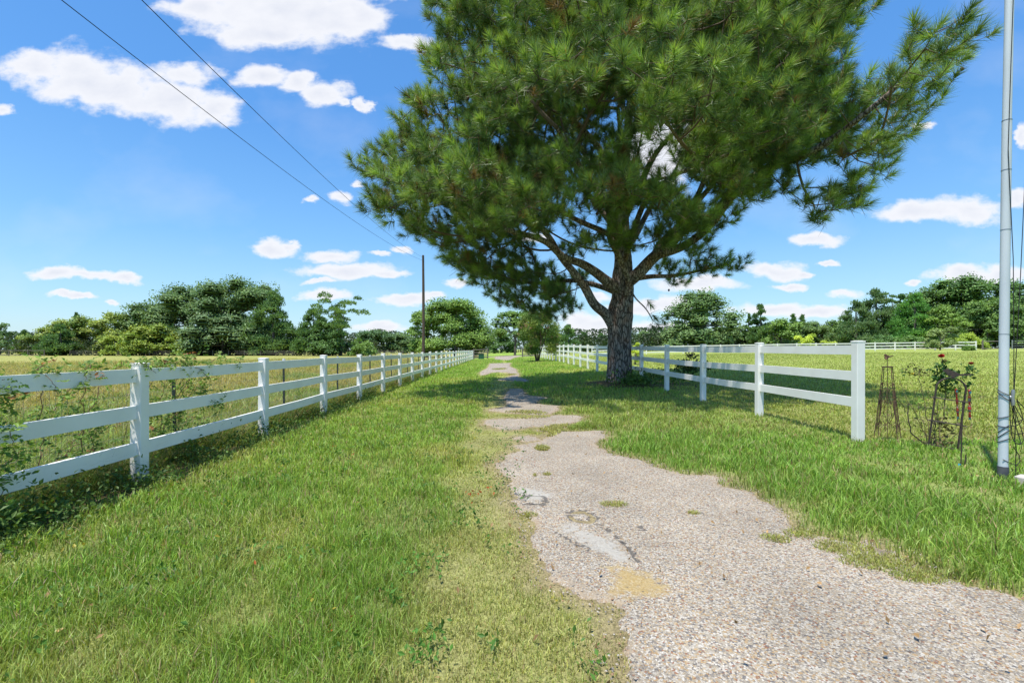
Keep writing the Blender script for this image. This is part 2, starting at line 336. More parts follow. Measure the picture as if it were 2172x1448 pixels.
def drive_mat():
    m = bpy.data.materials.new('chip_seal'); m.use_nodes = True; nt = m.node_tree; N = nt.nodes; L = nt.links; b = N['Principled BSDF']
    b.inputs['Roughness'].default_value = .8; b.inputs['Specular IOR Level'].default_value = .25
    tc = N.new('ShaderNodeTexCoord'); V = tc.outputs['Object']
    def at(n):
        a = N.new('ShaderNodeAttribute'); a.attribute_name = n; return a.outputs['Fac']
    nz = N.new('ShaderNodeTexNoise'); nz.inputs['Scale'].default_value = 60; L.new(V, nz.inputs[0])
    sc = N.new('ShaderNodeVectorMath'); sc.operation = 'SCALE'; sc.inputs['Scale'].default_value = .012; L.new(nz.outputs['Color'], sc.inputs[0])
    ad = N.new('ShaderNodeVectorMath'); ad.operation = 'ADD'; L.new(V, ad.inputs[0]); L.new(sc.outputs[0], ad.inputs[1])
    vo = N.new('ShaderNodeTexVoronoi'); vo.inputs['Scale'].default_value = 112; L.new(ad.outputs[0], vo.inputs['Vector'])
    sp = N.new('ShaderNodeSeparateColor'); L.new(vo.outputs['Color'], sp.inputs[0])
    rp = N.new('ShaderNodeValToRGB'); rp.color_ramp.interpolation = 'CONSTANT'; L.new(sp.outputs[0], rp.inputs[0])
    stones = [(0, (.37, .325, .26)), (.18, (.45, .41, .35)), (.36, (.31, .27, .215)), (.48, (.23, .205, .18)), (.60, (.50, .47, .42)), (.70, (.37, .26, .145)), (.79, (.15, .14, .135)), (.86, (.42, .34, .235)), (.955, (.26, .13, .08))]
    e = rp.color_ramp.elements; e[0].position = 0; e[0].color = (*stones[0][1], 1); e[1].position = stones[1][0]; e[1].color = (*stones[1][1], 1)
    for p, c in stones[2:]:
        k = e.new(p); k.color = (*c, 1)
    c = rp.outputs[0]
    # dark tar between stones
    vd = N.new('ShaderNodeTexVoronoi'); vd.feature = 'DISTANCE_TO_EDGE'; vd.inputs['Scale'].default_value = 112; L.new(ad.outputs[0], vd.inputs['Vector'])
    r1 = N.new('ShaderNodeMapRange'); r1.inputs['From Max'].default_value = .09; r1.inputs['To Min'].default_value = .5; L.new(vd.outputs['Distance'], r1.inputs[0])
    s1 = N.new('ShaderNodeVectorMath'); s1.operation = 'SCALE'; L.new(c, s1.inputs[0]); L.new(r1.outputs[0], s1.inputs['Scale']); c = s1.outputs[0]
    big = N.new('ShaderNodeTexNoise'); big.inputs['Scale'].default_value = 1.6; big.inputs['Detail'].default_value = 7; L.new(V, big.inputs[0])
    r2 = N.new('ShaderNodeMapRange'); r2.inputs['From Min'].default_value = .3; r2.inputs['From Max'].default_value = .7; r2.inputs['To Min'].default_value = .86; r2.inputs['To Max'].default_value = 1.14; L.new(big.outputs[0], r2.inputs[0])
    s2 = N.new('ShaderNodeVectorMath'); s2.operation = 'SCALE'; L.new(c, s2.inputs[0]); L.new(r2.outputs[0], s2.inputs['Scale']); c = s2.outputs[0]
    mid = N.new('ShaderNodeTexNoise'); mid.inputs['Scale'].default_value = 26; mid.inputs['Detail'].default_value = 6; L.new(V, mid.inputs[0])
    def mixto(c, attr, col, k=1.5, off=.5, namp=.9, top=1.0):
        f = N.new('ShaderNodeMath'); f.operation = 'MULTIPLY_ADD'; f.inputs[1].default_value = namp; f.inputs[2].default_value = -namp / 2; L.new(mid.outputs[0], f.inputs[0])
        g = N.new('ShaderNodeMath'); g.operation = 'ADD'; L.new(f.outputs[0], g.inputs[0]); L.new(at(attr), g.inputs[1])
        h = N.new('ShaderNodeMapRange'); h.interpolation_type = 'SMOOTHSTEP'; h.inputs['From Min'].default_value = off - .12; h.inputs['From Max'].default_value = off + .12 * k; h.inputs['To Max'].default_value = top; L.new(g.outputs[0], h.inputs[0])
        mx = N.new('ShaderNodeMix'); mx.data_type = 'RGBA'; L.new(h.outputs[0], mx.inputs[0]); L.new(c, mx.inputs[6]); mx.inputs[7].default_value = (*col, 1); return mx.outputs[2]
    c = mixto(c, 'pale', (.40, .385, .35), top=.8, k=3, namp=1.3)
    c = mixto(c, 'yellow', (.39, .28, .10), top=.72, k=4, namp=1.3)
    c = mixto(c, 'crack', (.075, .07, .065), namp=2.6, top=.8, off=.5)
    c = mixto(c, 'dirt', (.36, .285, .20), top=.65, k=4, namp=1.4)
    wm = N.new('ShaderNodeMix'); wm.data_type = 'RGBA'; wm.blend_type = 'MULTIPLY'; wm.inputs[0].default_value = 1; L.new(c, wm.inputs[6]); wm.inputs[7].default_value = (.985, .965, .925, 1); c = wm.outputs[2]
    L.new(c, b.inputs['Base Color'])
    hh = N.new('ShaderNodeMath'); hh.operation = 'MINIMUM'; hh.inputs[1].default_value = .3; L.new(vd.outputs['Distance'], hh.inputs[0])
    bp = N.new('ShaderNodeBump'); bp.inputs['Strength'].default_value = .5; bp.inputs['Distance'].default_value = .010; L.new(hh.outputs[0], bp.inputs['Height'])
    b2 = N.new('ShaderNodeBump'); b2.inputs['Strength'].default_value = .5; b2.inputs['Distance'].default_value = .03; L.new(mid.outputs[0], b2.inputs['Height']); L.new(bp.outputs[0], b2.inputs['Normal'])
    L.new(b2.outputs[0], b.inputs['Normal'])
    return m
M_ground = ground_mat(); M_drive = drive_mat()

# ------------------------------------------------------------------ the drive outline (points read off the photo and laid on the ground)
def poly(pts): return ground_pt([p[0] for p in pts], [p[1] for p in pts])
DRIVE = [poly(q) for q in (
 [(1500,2300),(1380,1750),(1340,1448),(1329,1413),(1324,1348),(1302,1299),(1254,1272),(1178,1229),(1156,1202),(1130,1143),(1130,1116),(1102,1078),(1086,1024),(1047,986),(1077,966),(1104,956),(1099,946),(1154,936),(1179,921),(1151,911),(1184,911),(1191,916),(1273,916),(1276,925),(1256,939),(1266,951),(1298,966),(1328,969),(1368,976),(1383,989),(1427,1003),(1477,1008),(1540,1013),(1534,1032),(1594,1046),(1648,1073),(1691,1116),(1723,1137),(1836,1148),(1917,1181),(1998,1224),(2079,1251),(2172,1283),(2500,1420),(3300,1800),(4200,2300)],
 [(1035,892),(1079,889),(1134,886),(1179,882),(1229,882),(1224,894),(1194,902),(1184,911),(1154,906),(1130,902),(1097,909),(1074,911),(1037,901)],
 [(1092,930),(1119,926),(1139,933),(1114,936)],
 [(1037,870),(1079,875),(1139,879),(1166,877),(1184,862),(1134,857),(1139,849),(1159,844),(1109,838),(1107,826),(1084,826),(1074,844),(1079,862)],
 [(1060,806),(1087,807),(1119,811),(1114,805),(1097,800),(1095,793),(1079,790),(1085,799)],
 [(1020,790),(1037,780),(1040,771),(1082,770),(1079,777),(1092,783),(1100,797),(1086,800),(1078,790),(1042,790),(1022,797)],
 [(1050,762),(1052,755),(1107,754.5),(1089,759),(1079,764)])]
DRIVE.append(np.array([(-9., 74), (12, 74), (12, 81), (-9, 80)]))
PALE = poly([(1189,1110),(1227,1116),(1270,1137),(1308,1154),(1345,1186),(1345,1197),(1302,1197),(1270,1175),(1232,1154),(1189,1127)])
PALE2 = poly([(1095,1045),(1130,1035),(1180,1050),(1170,1062),(1110,1066)])
PALE3 = poly([(1730,1140),(1800,1150),(1900,1185),(1960,1215),(1900,1212),(1800,1180)])
YEL = poly([(1270,1202),(1335,1197),(1378,1224),(1415,1245),(1410,1267),(1345,1272),(1302,1278),(1270,1272),(1300,1240)])
def seg_d(p, a, b):
    ab = b - a; t = np.clip(((p - a) @ ab) / (ab @ ab + 1e-12), 0, 1); return np.linalg.norm(p - a - t[:, None] * ab, axis=1)
def sdf(p, pg):                                # > 0 inside
    d = np.full(len(p), 1e9); ins = np.zeros(len(p), bool)
    for i in range(len(pg)):
        a = pg[i]; b = pg[(i + 1) % len(pg)]; d = np.minimum(d, seg_d(p, a, b))
        c = ((a[1] > p[:, 1]) != (b[1] > p[:, 1]))
        with np.errstate(divide='ignore', invalid='ignore'):
            xx = (b[0] - a[0]) * (p[:, 1] - a[1]) / (b[1] - a[1]) + a[0]
        ins ^= c & (p[:, 0] < xx)
    return np.where(ins, d, -d)
def crackd(p, pts, wdt):
    pg = poly(pts); d = np.full(len(p), 1e9)
    for i in range(len(pg) - 1): d = np.minimum(d, seg_d(p, pg[i], pg[i + 1]))
    return np.clip(1 - d / wdt, 0, 1)
def drive_sd(x, y):
    p = np.stack([x, y], -1); m = np.full(len(p), -9.)
    for g in DRIVE:
        bb = (p[:, 0] > g[:, 0].min() - 1) & (p[:, 0] < g[:, 0].max() + 1) & (p[:, 1] > g[:, 1].min() - 1) & (p[:, 1] < g[:, 1].max() + 1)
        if bb.any():
            q = np.full(len(p), -9.); q[bb] = sdf(p[bb], g); m = np.maximum(m, q)
    m = m + .05 * sstep(5.5, 7, y)
    return m + (fbm(x * 5, y * 5, 0, 3, 5) - .5) * .16 + (noise(x * 26, y * 26, 0, 9) - .5) * .05

SPOTS = [(1303,1072,.13,.05),(1160,1008,.05,.04),(1470,1090,.05,.03),(1645,1145,.11,.05),(1697,1135,.12,.06),(1790,1165,.20,.08),(1870,1195,.28,.08),(1960,1226,.2,.06),(1225,908,.35,.25),(1190,909,.2,.2),(1150,917,.3,.3),(1135,1010,.03,.03),(1120,1095,.08,.05),(1060,783,.5,.6),(1080,795,.4,.5),(1110,880,.6,.4),(1050,1448,.01,.01),(1150,952,.1,.1)]
SPW = [(*ground_pt(a, b), c, d) for a, b, c, d in SPOTS]

# ------------------------------------------------------------------ zones: colours and heights of the grass
def zone(x, y):
    """returns density 0..1, blade height, colour (linear) for grass at x, y"""
    n = len(x)
    big = fbm(x * .55, y * .35, 0, 4, 21); fine = fbm(x * 2.3, y * 1.7, 3, 3, 33)
    sd = np.full(n, -9.); nr = (y < 90) & (x > -12) & (x < 20); sd[nr] = drive_sd(x[nr], y[nr])
    dens = np.ones(n); h = np.full(n, .095); col = np.tile(np.array([[.255, .39, .06]]), (n, 1))
    yel = sstep(.48, .72, big * .6 + fine * .4)[:, None]
    col = col * (1 - yel) + np.array([[.37, .425, .10]]) * yel
    dk = sstep(.50, .30, fbm(x * .8 + 9, y * .5, 0, 3, 55))[:, None]
    col = col * (1 - .4 * dk) + .4 * dk * np.array([[.15, .29, .04]])
    # short clover strip by the drive
    bx = -.42 + (fbm(y * 1.1, y * 0 + 3, 0, 3, 8) - .5) * .7 + .02 * np.clip(y - 9, 0, 50)
    s = sstep(-.22, .22, x - bx) * (x < 4)
    rightside = sstep(0, .25, x - (1.35 - .0 * y)) * (sd < 0)
    s = s * (1 - ((x > .6 + .25 * (y < 6) ) & (sd < 0) & (x > 1.2 - .06 * (y - 7)) & (y > 3.6)) * 1.)
    s = np.where((x > 1.6) & (y > 2.4), 0, s)
    s3 = s[:, None]
    col = col * (1 - s3) + s3 * (np.array([[.40, .435, .13]]) * (.8 + .4 * fine[:, None]))
    h = h * (1 - s) + s * .032
    # lush verge right of the drive
    rv = ((x > 1.0) & (y < 13) & (sd < 0) & (s < .5)).astype(float) * (x < 12)
    r3 = rv[:, None] * .75
    tall = .085 + .06 * fbm(x * 1.3, y * 1.3, 0, 3, 77)
    tall = tall * (1 - .4 * sstep(3.6, 4.4, x))
    h = np.where(rv > 0, tall, h)
    gg = np.array([[.205, .36, .055]]); col = col * (1 - r3) + r3 * (gg * (.8 + .45 * fine[:, None]))
    olive = (sstep(6.2, 8, y) * rv * .6)[:, None]; col = col * (1 - olive) + olive * np.array([[.32, .375, .095]])
    # right hand paddock
    pad = ((x > 5.2) & (y > 6.4)).astype(float)[:, None]
    col = col * (1 - pad) + pad * np.array([[.31, .37, .085]]) * (.85 + .35 * big[:, None])
    h = np.where(pad[:, 0] > 0, .06, h)
    # left hand hay field
    fl = sstep(-3.75, -4.15, x); f3 = fl[:, None]
    dry = sstep(.35, .62, fbm(x * .35, y * .3, 0, 4, 91) + .12 * sstep(8, 30, y - (x + 3.7) * .5) )[:, None]
    fc = np.array([[.22, .31, .065]]) * (1 - dry) + dry * np.array([[.37, .35, .11]])
    col = col * (1 - f3) + f3 * fc
    h = h * (1 - fl) + fl * (.17 + .12 * fine)
    tuf = noise(x * 5.5, y * 5.5, 0, 61); th2 = sstep(.52, .74, fbm(x * 3.1, y * 2.6, 0, 3, 88)) * (1 - fl)
    h = h * (.68 + .65 * tuf) * (1 - .25 * th2); dens = dens * (1 - .35 * th2)
    t3 = (.28 * th2)[:, None]; col = col * (1 - t3) + t3 * np.array([[.36, .34, .14]])
    # bare strip under the left fence and under the pine
    strip = np.exp(-((x + 3.62) / .22) ** 2) * sstep(14, 5, y)
    dens = dens * (1 - .75 * strip * sstep(.3, .6, fbm(x * 3, y * 1.5, 0, 3, 13)))
    pd = np.sqrt((x - 4.9) ** 2 * .6 + (y - 16.2) ** 2); dens *= 1 - .85 * sstep(2.0, .9, pd + (fine - .5) * 1.2)
    # thin and sandy towards the drive
    edge = sstep(-.26, 0.0, sd + (fine - .5) * .12)
    dens = dens * (1 - .55 * edge); dens = np.where(sd > 0, .35 * (sd < .05) * (fine > .5), dens)
    edge2 = sstep(-.5, 0.0, sd) * sstep(5, 6.5, y); h = h * (1 - .35 * edge) * (1 - .55 * edge2)
    col = col * (1 - .35 * edge[:, None]) + .35 * edge[:, None] * np.array([[.30, .27, .10]])
    for cx, cy, rx, ry in SPW:
        q = ((x - cx) / rx) ** 2 + ((y - cy) / (ry * 1.6)) ** 2 + (fine - .5) * .8
        dens = np.maximum(dens, .8 * (q < 1) * ((sd > 0)))
        h = np.where((q < 1) & (sd > 0), np.where(cy > 6, .05, .036), h)
    return dens, h, col, sd

# ------------------------------------------------------------------ ground sheet and drive
def axis(*segs):
    a = []
    for lo, hi, st in segs: a.append(np.arange(lo, hi, st))
    a.append([segs[-1][1]]); return np.concatenate(a)
gx = axis((-900, -200, 50), (-200, -40, 4), (-40, -8, .6), (-8, 8, .16), (8, 40, .5), (40, 200, 4), (200, 900, 50))
gy = axis((-60, -4, 2), (-4, 14, .16), (14, 40, .5), (40, 140, 1.6), (140, 300, 10), (300, 1500, 60))
X, Y = np.meshgrid(gx, gy); x = X.ravel(); y = Y.ravel()
dens, hh, gc, sd = zone(x, y)
r = np.hypot(x, y)
thatch = np.array([[.16, .135, .07]]); soil = np.array([[.28, .215, .13]])
far = sstep(7, 24, r)[:, None]
c = (thatch * .55 + gc * .45) * (1 - far) + gc * far * .92
e = sstep(-.30, .02, sd)[:, None] * .75; c = c * (1 - e) + e * soil
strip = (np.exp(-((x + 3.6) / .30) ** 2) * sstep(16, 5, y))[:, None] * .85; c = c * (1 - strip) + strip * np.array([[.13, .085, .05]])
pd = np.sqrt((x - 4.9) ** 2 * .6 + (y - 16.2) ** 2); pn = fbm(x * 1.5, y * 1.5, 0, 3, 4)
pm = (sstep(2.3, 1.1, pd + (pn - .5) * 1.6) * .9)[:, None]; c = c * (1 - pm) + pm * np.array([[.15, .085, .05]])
pm = (np.exp(-(((x - 6.0) / 1.6) ** 2 + ((y - 12.6) / .8) ** 2)) * sstep(.4, .6, pn))[:, None]; c = c * (1 - pm) + pm * np.array([[.26, .13, .07]])
z = H(x, y) + (fbm(x * .8, y * .8, 0, 3, 2) - .5) * .02 * (sd < -.5) + .12 * np.exp(-((x - 4.4) ** 2 + (y - 16.5) ** 2) / 1.6)
nx, ny = len(gx), len(gy)
ii = np.arange(ny - 1)[:, None] * nx + np.arange(nx - 1)[None]
q = np.stack([ii, ii + 1, ii + nx + 1, ii + nx], -1).reshape(-1, 4)
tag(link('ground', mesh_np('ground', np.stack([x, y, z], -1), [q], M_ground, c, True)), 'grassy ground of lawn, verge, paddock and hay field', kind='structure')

def drive_part(x0, x1, y0, y1, st):
    gx = np.arange(x0, x1, st); gy = np.arange(y0, y1, st); X, Y = np.meshgrid(gx, gy); x = X.ravel(); y = Y.ravel(); sd = drive_sd(x, y)
    nx, ny = len(gx), len(gy); ii = np.arange(ny - 1)[:, None] * nx + np.arange(nx - 1)[None]
    q = np.stack([ii, ii + 1, ii + nx + 1, ii + nx], -1).reshape(-1, 4)
    q = q[(sd[q] > 0).sum(1) >= 1]; used = np.unique(q); o_ = used[sd[used] < 0]
    e = st * .5; g1 = (drive_sd(x[o_] + e, y[o_]) - drive_sd(x[o_] - e, y[o_])) / (2 * e); g2 = (drive_sd(x[o_], y[o_] + e) - drive_sd(x[o_], y[o_] - e)) / (2 * e); gm = np.maximum(g1 ** 2 + g2 ** 2, .25)
    mvx = np.clip(-sd[o_] * g1 / gm, -st, st); mvy = np.clip(-sd[o_] * g2 / gm, -st, st); x[o_] += mvx; y[o_] += mvy; sd[o_] = 0
    used = np.unique(q); mp = np.zeros(len(x), int); mp[used] = np.arange(len(used))
    return x[used], y[used], sd[used], mp[q]
parts = [drive_part(-1, 9, .6, 11.0, .03), drive_part(-1.6, 2.6, 11.0, 36, .06), drive_part(-9, 12, 36, 82, .25)]
xs = np.concatenate([p[0] for p in parts]); ys = np.concatenate([p[1] for p in parts]); sds = np.concatenate([p[2] for p in parts])
qs = []; o = 0; sds_raw = sds
for p in parts: qs.append(p[3] + o); o += len(p[0])
pp = np.stack([xs, ys], -1); near = ys < 6
att = {}
wob = (fbm(xs * 9, ys * 9, 0, 3, 66) - .5) * .12
att['pale'] = np.clip(.5 + 5 * (np.maximum(np.maximum(sdf(pp, PALE), sdf(pp, PALE2) * .8), sdf(pp, PALE3) * .6) + wob), 0, 1)
att['yellow'] = np.clip(.5 + 5 * (sdf(pp, YEL) + wob), 0, 1)
ck = np.maximum.reduce([crackd(pp, q_, w_) for q_, w_ in (([(1100,1060),(1120,1052),(1150,1053),(1160,1062),(1150,1072),(1110,1070)], .05), ([(1210,1088),(1240,1085),(1260,1098),(1255,1108),(1220,1105),(1208,1095)], .06), ([(1255,1108),(1285,1122),(1312,1142),(1335,1165),(1350,1192)], .035), ([(1180,1130),(1210,1148),(1250,1170)], .03), ([(1355,1118),(1365,1124)], .05), ([(1850,1165),(1900,1180)], .05))])
att['crack'] = np.clip(ck * .95 + (fbm(xs * 14, ys * 14, 0, 2, 44) - .5) * .5 * (ck > 0), 0, 1)
att['dirt'] = np.clip(1 - sds / .22, 0, 1) * .85 * np.where(fbm(xs * 2, ys * 2, 0, 3, 19) > .42, 1, .55)
zz = H(xs, ys) + .006 - .012 * att['crack'] + (fbm(xs * 3, ys * 3, 0, 3, 12) - .5) * .012 + .006 + np.where(ys > 11, .012, 0); zz = np.where(sds <= 0, H(xs, ys) - .012, zz)
tag(link('driveway', mesh_np('driveway', np.stack([xs, ys, zz], -1), qs, M_drive, att, True)), 'worn chip seal driveway broken up by grass', kind='structure')

# ------------------------------------------------------------------ grass blades
def blades(x, y, h, wid, col, lean=.45, seed=1, name='grass', label='', droop=.3):
    rg = np.random.default_rng(seed); n = len(x)
    z = H(x, y) - .004; hh = h * rg.uniform(.55, 1.35, n); a = rg.uniform(0, 2 * np.pi, n); ln = hh * lean * rg.uniform(.1, 1.6, n)
    dx = np.cos(a); dy = np.sin(a); b = a + rg.uniform(-.9, .9, n) + np.pi / 2; wx = np.cos(b) * wid / 2; wy = np.sin(b) * wid / 2
    v = np.empty((n, 5, 3))
    v[:, 0] = np.stack([x - wx, y - wy, z], -1); v[:, 1] = np.stack([x + wx, y + wy, z], -1)
    mx_, my_, mz = x + dx * ln * .38, y + dy * ln * .38, z + hh * .62
    v[:, 2] = np.stack([mx_ + wx * .75, my_ + wy * .75, mz], -1); v[:, 3] = np.stack([mx_ - wx * .75, my_ - wy * .75, mz], -1)
    v[:, 4] = np.stack([x + dx * ln, y + dy * ln, z + hh * (1 - droop * rg.uniform(0, 1, n) * np.minimum(ln / hh, 1))], -1)
    base = (np.arange(n) * 5)[:, None]; qd = base + np.array([[0, 1, 2, 3]]); tr = base + np.array([[3, 2, 4]])
    k = rg.normal(1, .27, n)[:, None].clip(.45, 1.8); cc = col * k
    dead = rg.uniform(0, 1, n) < .10; cc[dead] = np.array([.34, .27, .13]) * k[dead]
    hue = rg.normal(0, .09, n); cc[:, 0] *= 1 + hue; cc[:, 1] *= 1 + hue * .3
    cc = np.repeat(cc, 5, 0).reshape(n, 5, 3)
    o = link(name, mesh_np(name, v.reshape(-1, 3), [qd, tr], M_blade, cc.reshape(-1, 3)))
    return tag(o, label, 'grass', kind='stuff')
def scatter(n, r0, r1, pw, th0, th1, seed):
    """points with areal density ~ r**-pw"""
    rg = np.random.default_rng(seed); uu = rg.uniform(0, 1, n)
    if abs(pw - 2) < 1e-6: r = r0 * (r1 / r0) ** uu
    else: k = 2 - pw; r = (r0 ** k + uu * (r1 ** k - r0 ** k)) ** (1 / k)
    th = rg.uniform(th0, th1, n); return r * np.sin(th), r * np.cos(th)
TH = R(58)
xa, ya = scatter(185000, .8, 3.4, 0.6, -R(76), R(76), 1); xb, yb = scatter(600000, 3.4, 60, 1.75, -R(61), R(61), 2)
x = np.concatenate([xa, xb]); y = np.concatenate([ya, yb])
for cx, cy, rx, ry in SPW:
    k_ = int(min(3000, rx * ry * 140000)); gq = np.random.default_rng(int(cx * 1000) % 9999 + 1); x = np.concatenate([x, gq.normal(cx, rx * .55, k_)]); y = np.concatenate([y, gq.normal(cy, ry * .9, k_)])
dens, hh, gc, sd = zone(x, y)
keep = np.random.default_rng(5).uniform(0, 1, len(x)) < dens; x, y, hh, gc = x[keep], y[keep], hh[keep], gc[keep]
r = np.hypot(x, y); wid = np.clip(.0036 * r / 2.6, .0036, .022) * np.random.default_rng(6).uniform(.7, 1.4, len(x)); hh = hh * np.clip(1 + (r - 20) * .008, .9, 1.4)
lf = x < -3.75; rt = (x > 5.2) & (y > 6.4); vr = ~lf & ~rt & (x > 1.0); lw = ~lf & ~rt & ~vr
for msk, nm, lb, ln_, sd_ in ((lw, 'lawn_grass', 'mown green grass left of the driveway', .55, 31), (vr, 'verge_grass', 'lush green grass right of the driveway', .6, 32),
                     (rt, 'paddock_grass', 'short grass of the paddock beyond the right fence', .5, 33), (lf, 'meadow_grass', 'tall yellowing grass beyond the left fence', .8, 34)):
    blades(x[msk], y[msk], hh[msk], wid[msk], gc[msk], ln_, sd_, nm, lb)

# long pale hay stems in the left field and long arching grass behind the fence
n = 42000; x, y = scatter(n, 4.2, 70, 1.5, -TH, R(-3), 9); k = x < -4.0; x, y = x[k], y[k]; rr = np.hypot(x, y)
cc = np.array([[.36, .29, .11]]) * np.random.default_rng(3).uniform(.7, 1.25, (len(x), 1)) + np.array([[-.12, 0, -.03]]) * (np.random.default_rng(4).uniform(0, 1, (len(x), 1)) < .4)
blades(x, y, np.full(len(x), .30), np.clip(.0022 * rr / 3, .003, .02), cc, .9, 41, 'hay_grass', 'long dry seed stems standing in the left field', .5)
rg = np.random.default_rng(77); n = 26000; y = 2.5 + 24 * rg.uniform(0, 1, n) ** 1.6; x = -4.0 - np.abs(rg.normal(0, .32, n)) + .16
k = noise(x * 1.2, y * 1.2, 0, 3) > .3; x, y = x[k], y[k]
cc = np.where(rg.uniform(0, 1, (len(x), 1)) < .35, np.array([[.30, .28, .10]]), np.array([[.12, .22, .035]])) * rg.uniform(.7, 1.2, (len(x), 1))
blades(x, y, .26 + .2 * noise(x * 2, y * 2, 0, 5), np.clip(.0026 * y / 3, .0035, .012), cc, 1.1, 42, 'fence_grass', 'long arching grass growing behind the left fence', .75)
# seed stalks over the right verge
n = 900; rg = np.random.default_rng(8); x = rg.uniform(1.2, 8, n); y = rg.uniform(3, 12, n); _, _, _, sd = zone(x, y); k = sd < -.1; x, y = x[k], y[k]
blades(x, y, np.full(len(x), .20), np.full(len(x), .003), np.tile([[.32, .30, .13]], (len(x), 1)), .8, 43, 'seed_grass', 'thin pale seed stalks above the right verge grass', .4)

# ------------------------------------------------------------------ leaf helper
def leaves(pos, nrm_bias, size, col, rg, aspect=.55, n5=False, fold=.25, dirs=None):
    """leaf shaped rhombs (4 verts folded on the midrib as two tris)"""
    n = len(pos); d = rg.normal(0, 1, (n, 3)) if dirs is None else dirs + rg.normal(0, .35, (n, 3)); d /= np.linalg.norm(d, axis=1)[:, None]
    nb = rg.normal(0, 1, (n, 3)) + nrm_bias; s = np.cross(d, nb); s /= np.linalg.norm(s, axis=1)[:, None] + 1e-9; nn = np.cross(s, d)
    L_ = (size * rg.uniform(.7, 1.3, n))[:, None]; W = L_ * aspect / 2
    a = pos - d * L_ * .5; b = pos + d * L_ * .5; m = pos - d * L_ * .05
    l = m + s * W + nn * L_ * fold * .3; r_ = m - s * W + nn * L_ * fold * .3
    v = np.stack([a, r_, b, l], 1).reshape(-1, 3); base = (np.arange(n) * 4)[:, None]
    t = np.concatenate([base + np.array([[0, 1, 2]]), base + np.array([[0, 2, 3]])])
    cc = np.repeat(col * rg.normal(1, .16, (n, 1)).clip(.5, 1.6), 4, 0)
    return v, t, cc

# ------------------------------------------------------------------ white rail fences
WP, RAIL_H, RAIL_T = .115, .135, .038
def post_mesh(h, top=0):
    b = MB(); b.box((0, 0, (h - .02 - .15) / 2), (WP, WP, h - .02 + .15), 0, .006); return b
def make_fence(label, pts, hpost, zs=None, group=None):
    """pts: list of (x, y) post positions; rails hang from each post's own height"""
    f = thing('white_fence', label, 'fence', (pts[0][0], pts[0][1], Hs(*pts[0])), group); ox, oy, oz = f.location
    b = MB(); b.box((0, 0, (hpost - .17) / 2), (WP, WP, hpost + .13), 0, .006); pm = mesh_np('post', np.concatenate(b.v), [np.concatenate(b.q)], M_vinyl)
    c = MB(); w2 = WP / 2 + .003
    c.add([(-w2, -w2, -.022), (w2, -w2, -.022), (w2, w2, -.022), (-w2, w2, -.022), (-w2, -w2, -.006), (w2, -w2, -.006), (w2, w2, -.006), (-w2, w2, -.006), (-.03, -.03, 0), (.03, -.03, 0), (.03, .03, 0), (-.03, .03, 0)],
          [(3, 2, 1, 0), (0, 1, 5, 4), (1, 2, 6, 5), (2, 3, 7, 6), (3, 0, 4, 7), (4, 5, 9, 8), (5, 6, 10, 9), (6, 7, 11, 10), (7, 4, 8, 11), (8, 9, 10, 11)])
    cm = mesh_np('cap', np.concatenate(c.v), [np.concatenate(c.q)], M_vinyl)
    rnd = random.Random(3); tops = []
    for i, (px_, py_) in enumerate(pts):
        z = Hs(px_, py_) + rnd.uniform(-.012, .012); tops.append(z + hpost)
        a = math.atan2(pts[min(i + 1, len(pts) - 1)][1] - pts[max(i - 1, 0)][1], pts[min(i + 1, len(pts) - 1)][0] - pts[max(i - 1, 0)][0])
        o = link('post', pm, f, (px_ - ox, py_ - oy, z - oz), (rnd.uniform(-.006, .006), rnd.uniform(-.006, .006), a))
        link('cap', cm, o, (0, 0, hpost - .002 + .004))
    for i in range(len(pts) - 1):
        a = np.array([*pts[i], tops[i]]); e = np.array([*pts[i + 1], tops[i + 1]]); dxy = e[:2] - a[:2]; ln = np.linalg.norm(dxy); t = dxy / ln; s = np.array([-t[1], t[0]]) * RAIL_T / 2
        for dz in (.062, .435, .808):
            b = MB(); vs = []; p0 = a[:2] + t * .02; p1 = e[:2] - t * .02; sag = rnd.uniform(-.004, .004)
            for pz, p in ((a[2], p0), ((a[2] + e[2]) / 2 - .003 + sag, (p0 + p1) / 2), (e[2], p1)):
                for sg, zz in ((1, -dz), (1, -dz - RAIL_H), (-1, -dz - RAIL_H), (-1, -dz)):
                    vs.append((p[0] + s[0] * sg - ox, p[1] + s[1] * sg - oy, pz + zz - oz))
            qd = []
            for k in (0, 4): qd += [(k + j, k + (j + 1) % 4, k + 4 + (j + 1) % 4, k + 4 + j) for j in range(4)]
            qd += [(3, 2, 1, 0), (8, 9, 10, 11)]
            b.add(vs, qd); b.build('rail', M_vinyl, f)
    return f
left_pts = [(-3.70, 4.655 + 2.44 * k) for k in range(-2, 25)]
make_fence('white three rail fence left of the driveway, its near end overgrown with vines', left_pts, 1.245)
right_pts = [(5.08, 6.41 + 2.44 * k) for k in range(0, 24)]
make_fence('white three rail fence right of the driveway, passing behind the big pine', right_pts, 1.43)
n = 22; back = []; a0 = np.array([11.0, 62.5]); a1 = np.array([61.4, 58.3]); L0 = np.linalg.norm(a1 - a0); k = int(L0 / 2.44)
back = [tuple(a1 - (a1 - a0) / L0 * 2.44 * i) for i in range(k + 1)][::-1]
make_fence('small distant white rail fence across the back of the right paddock', back, 1.13)

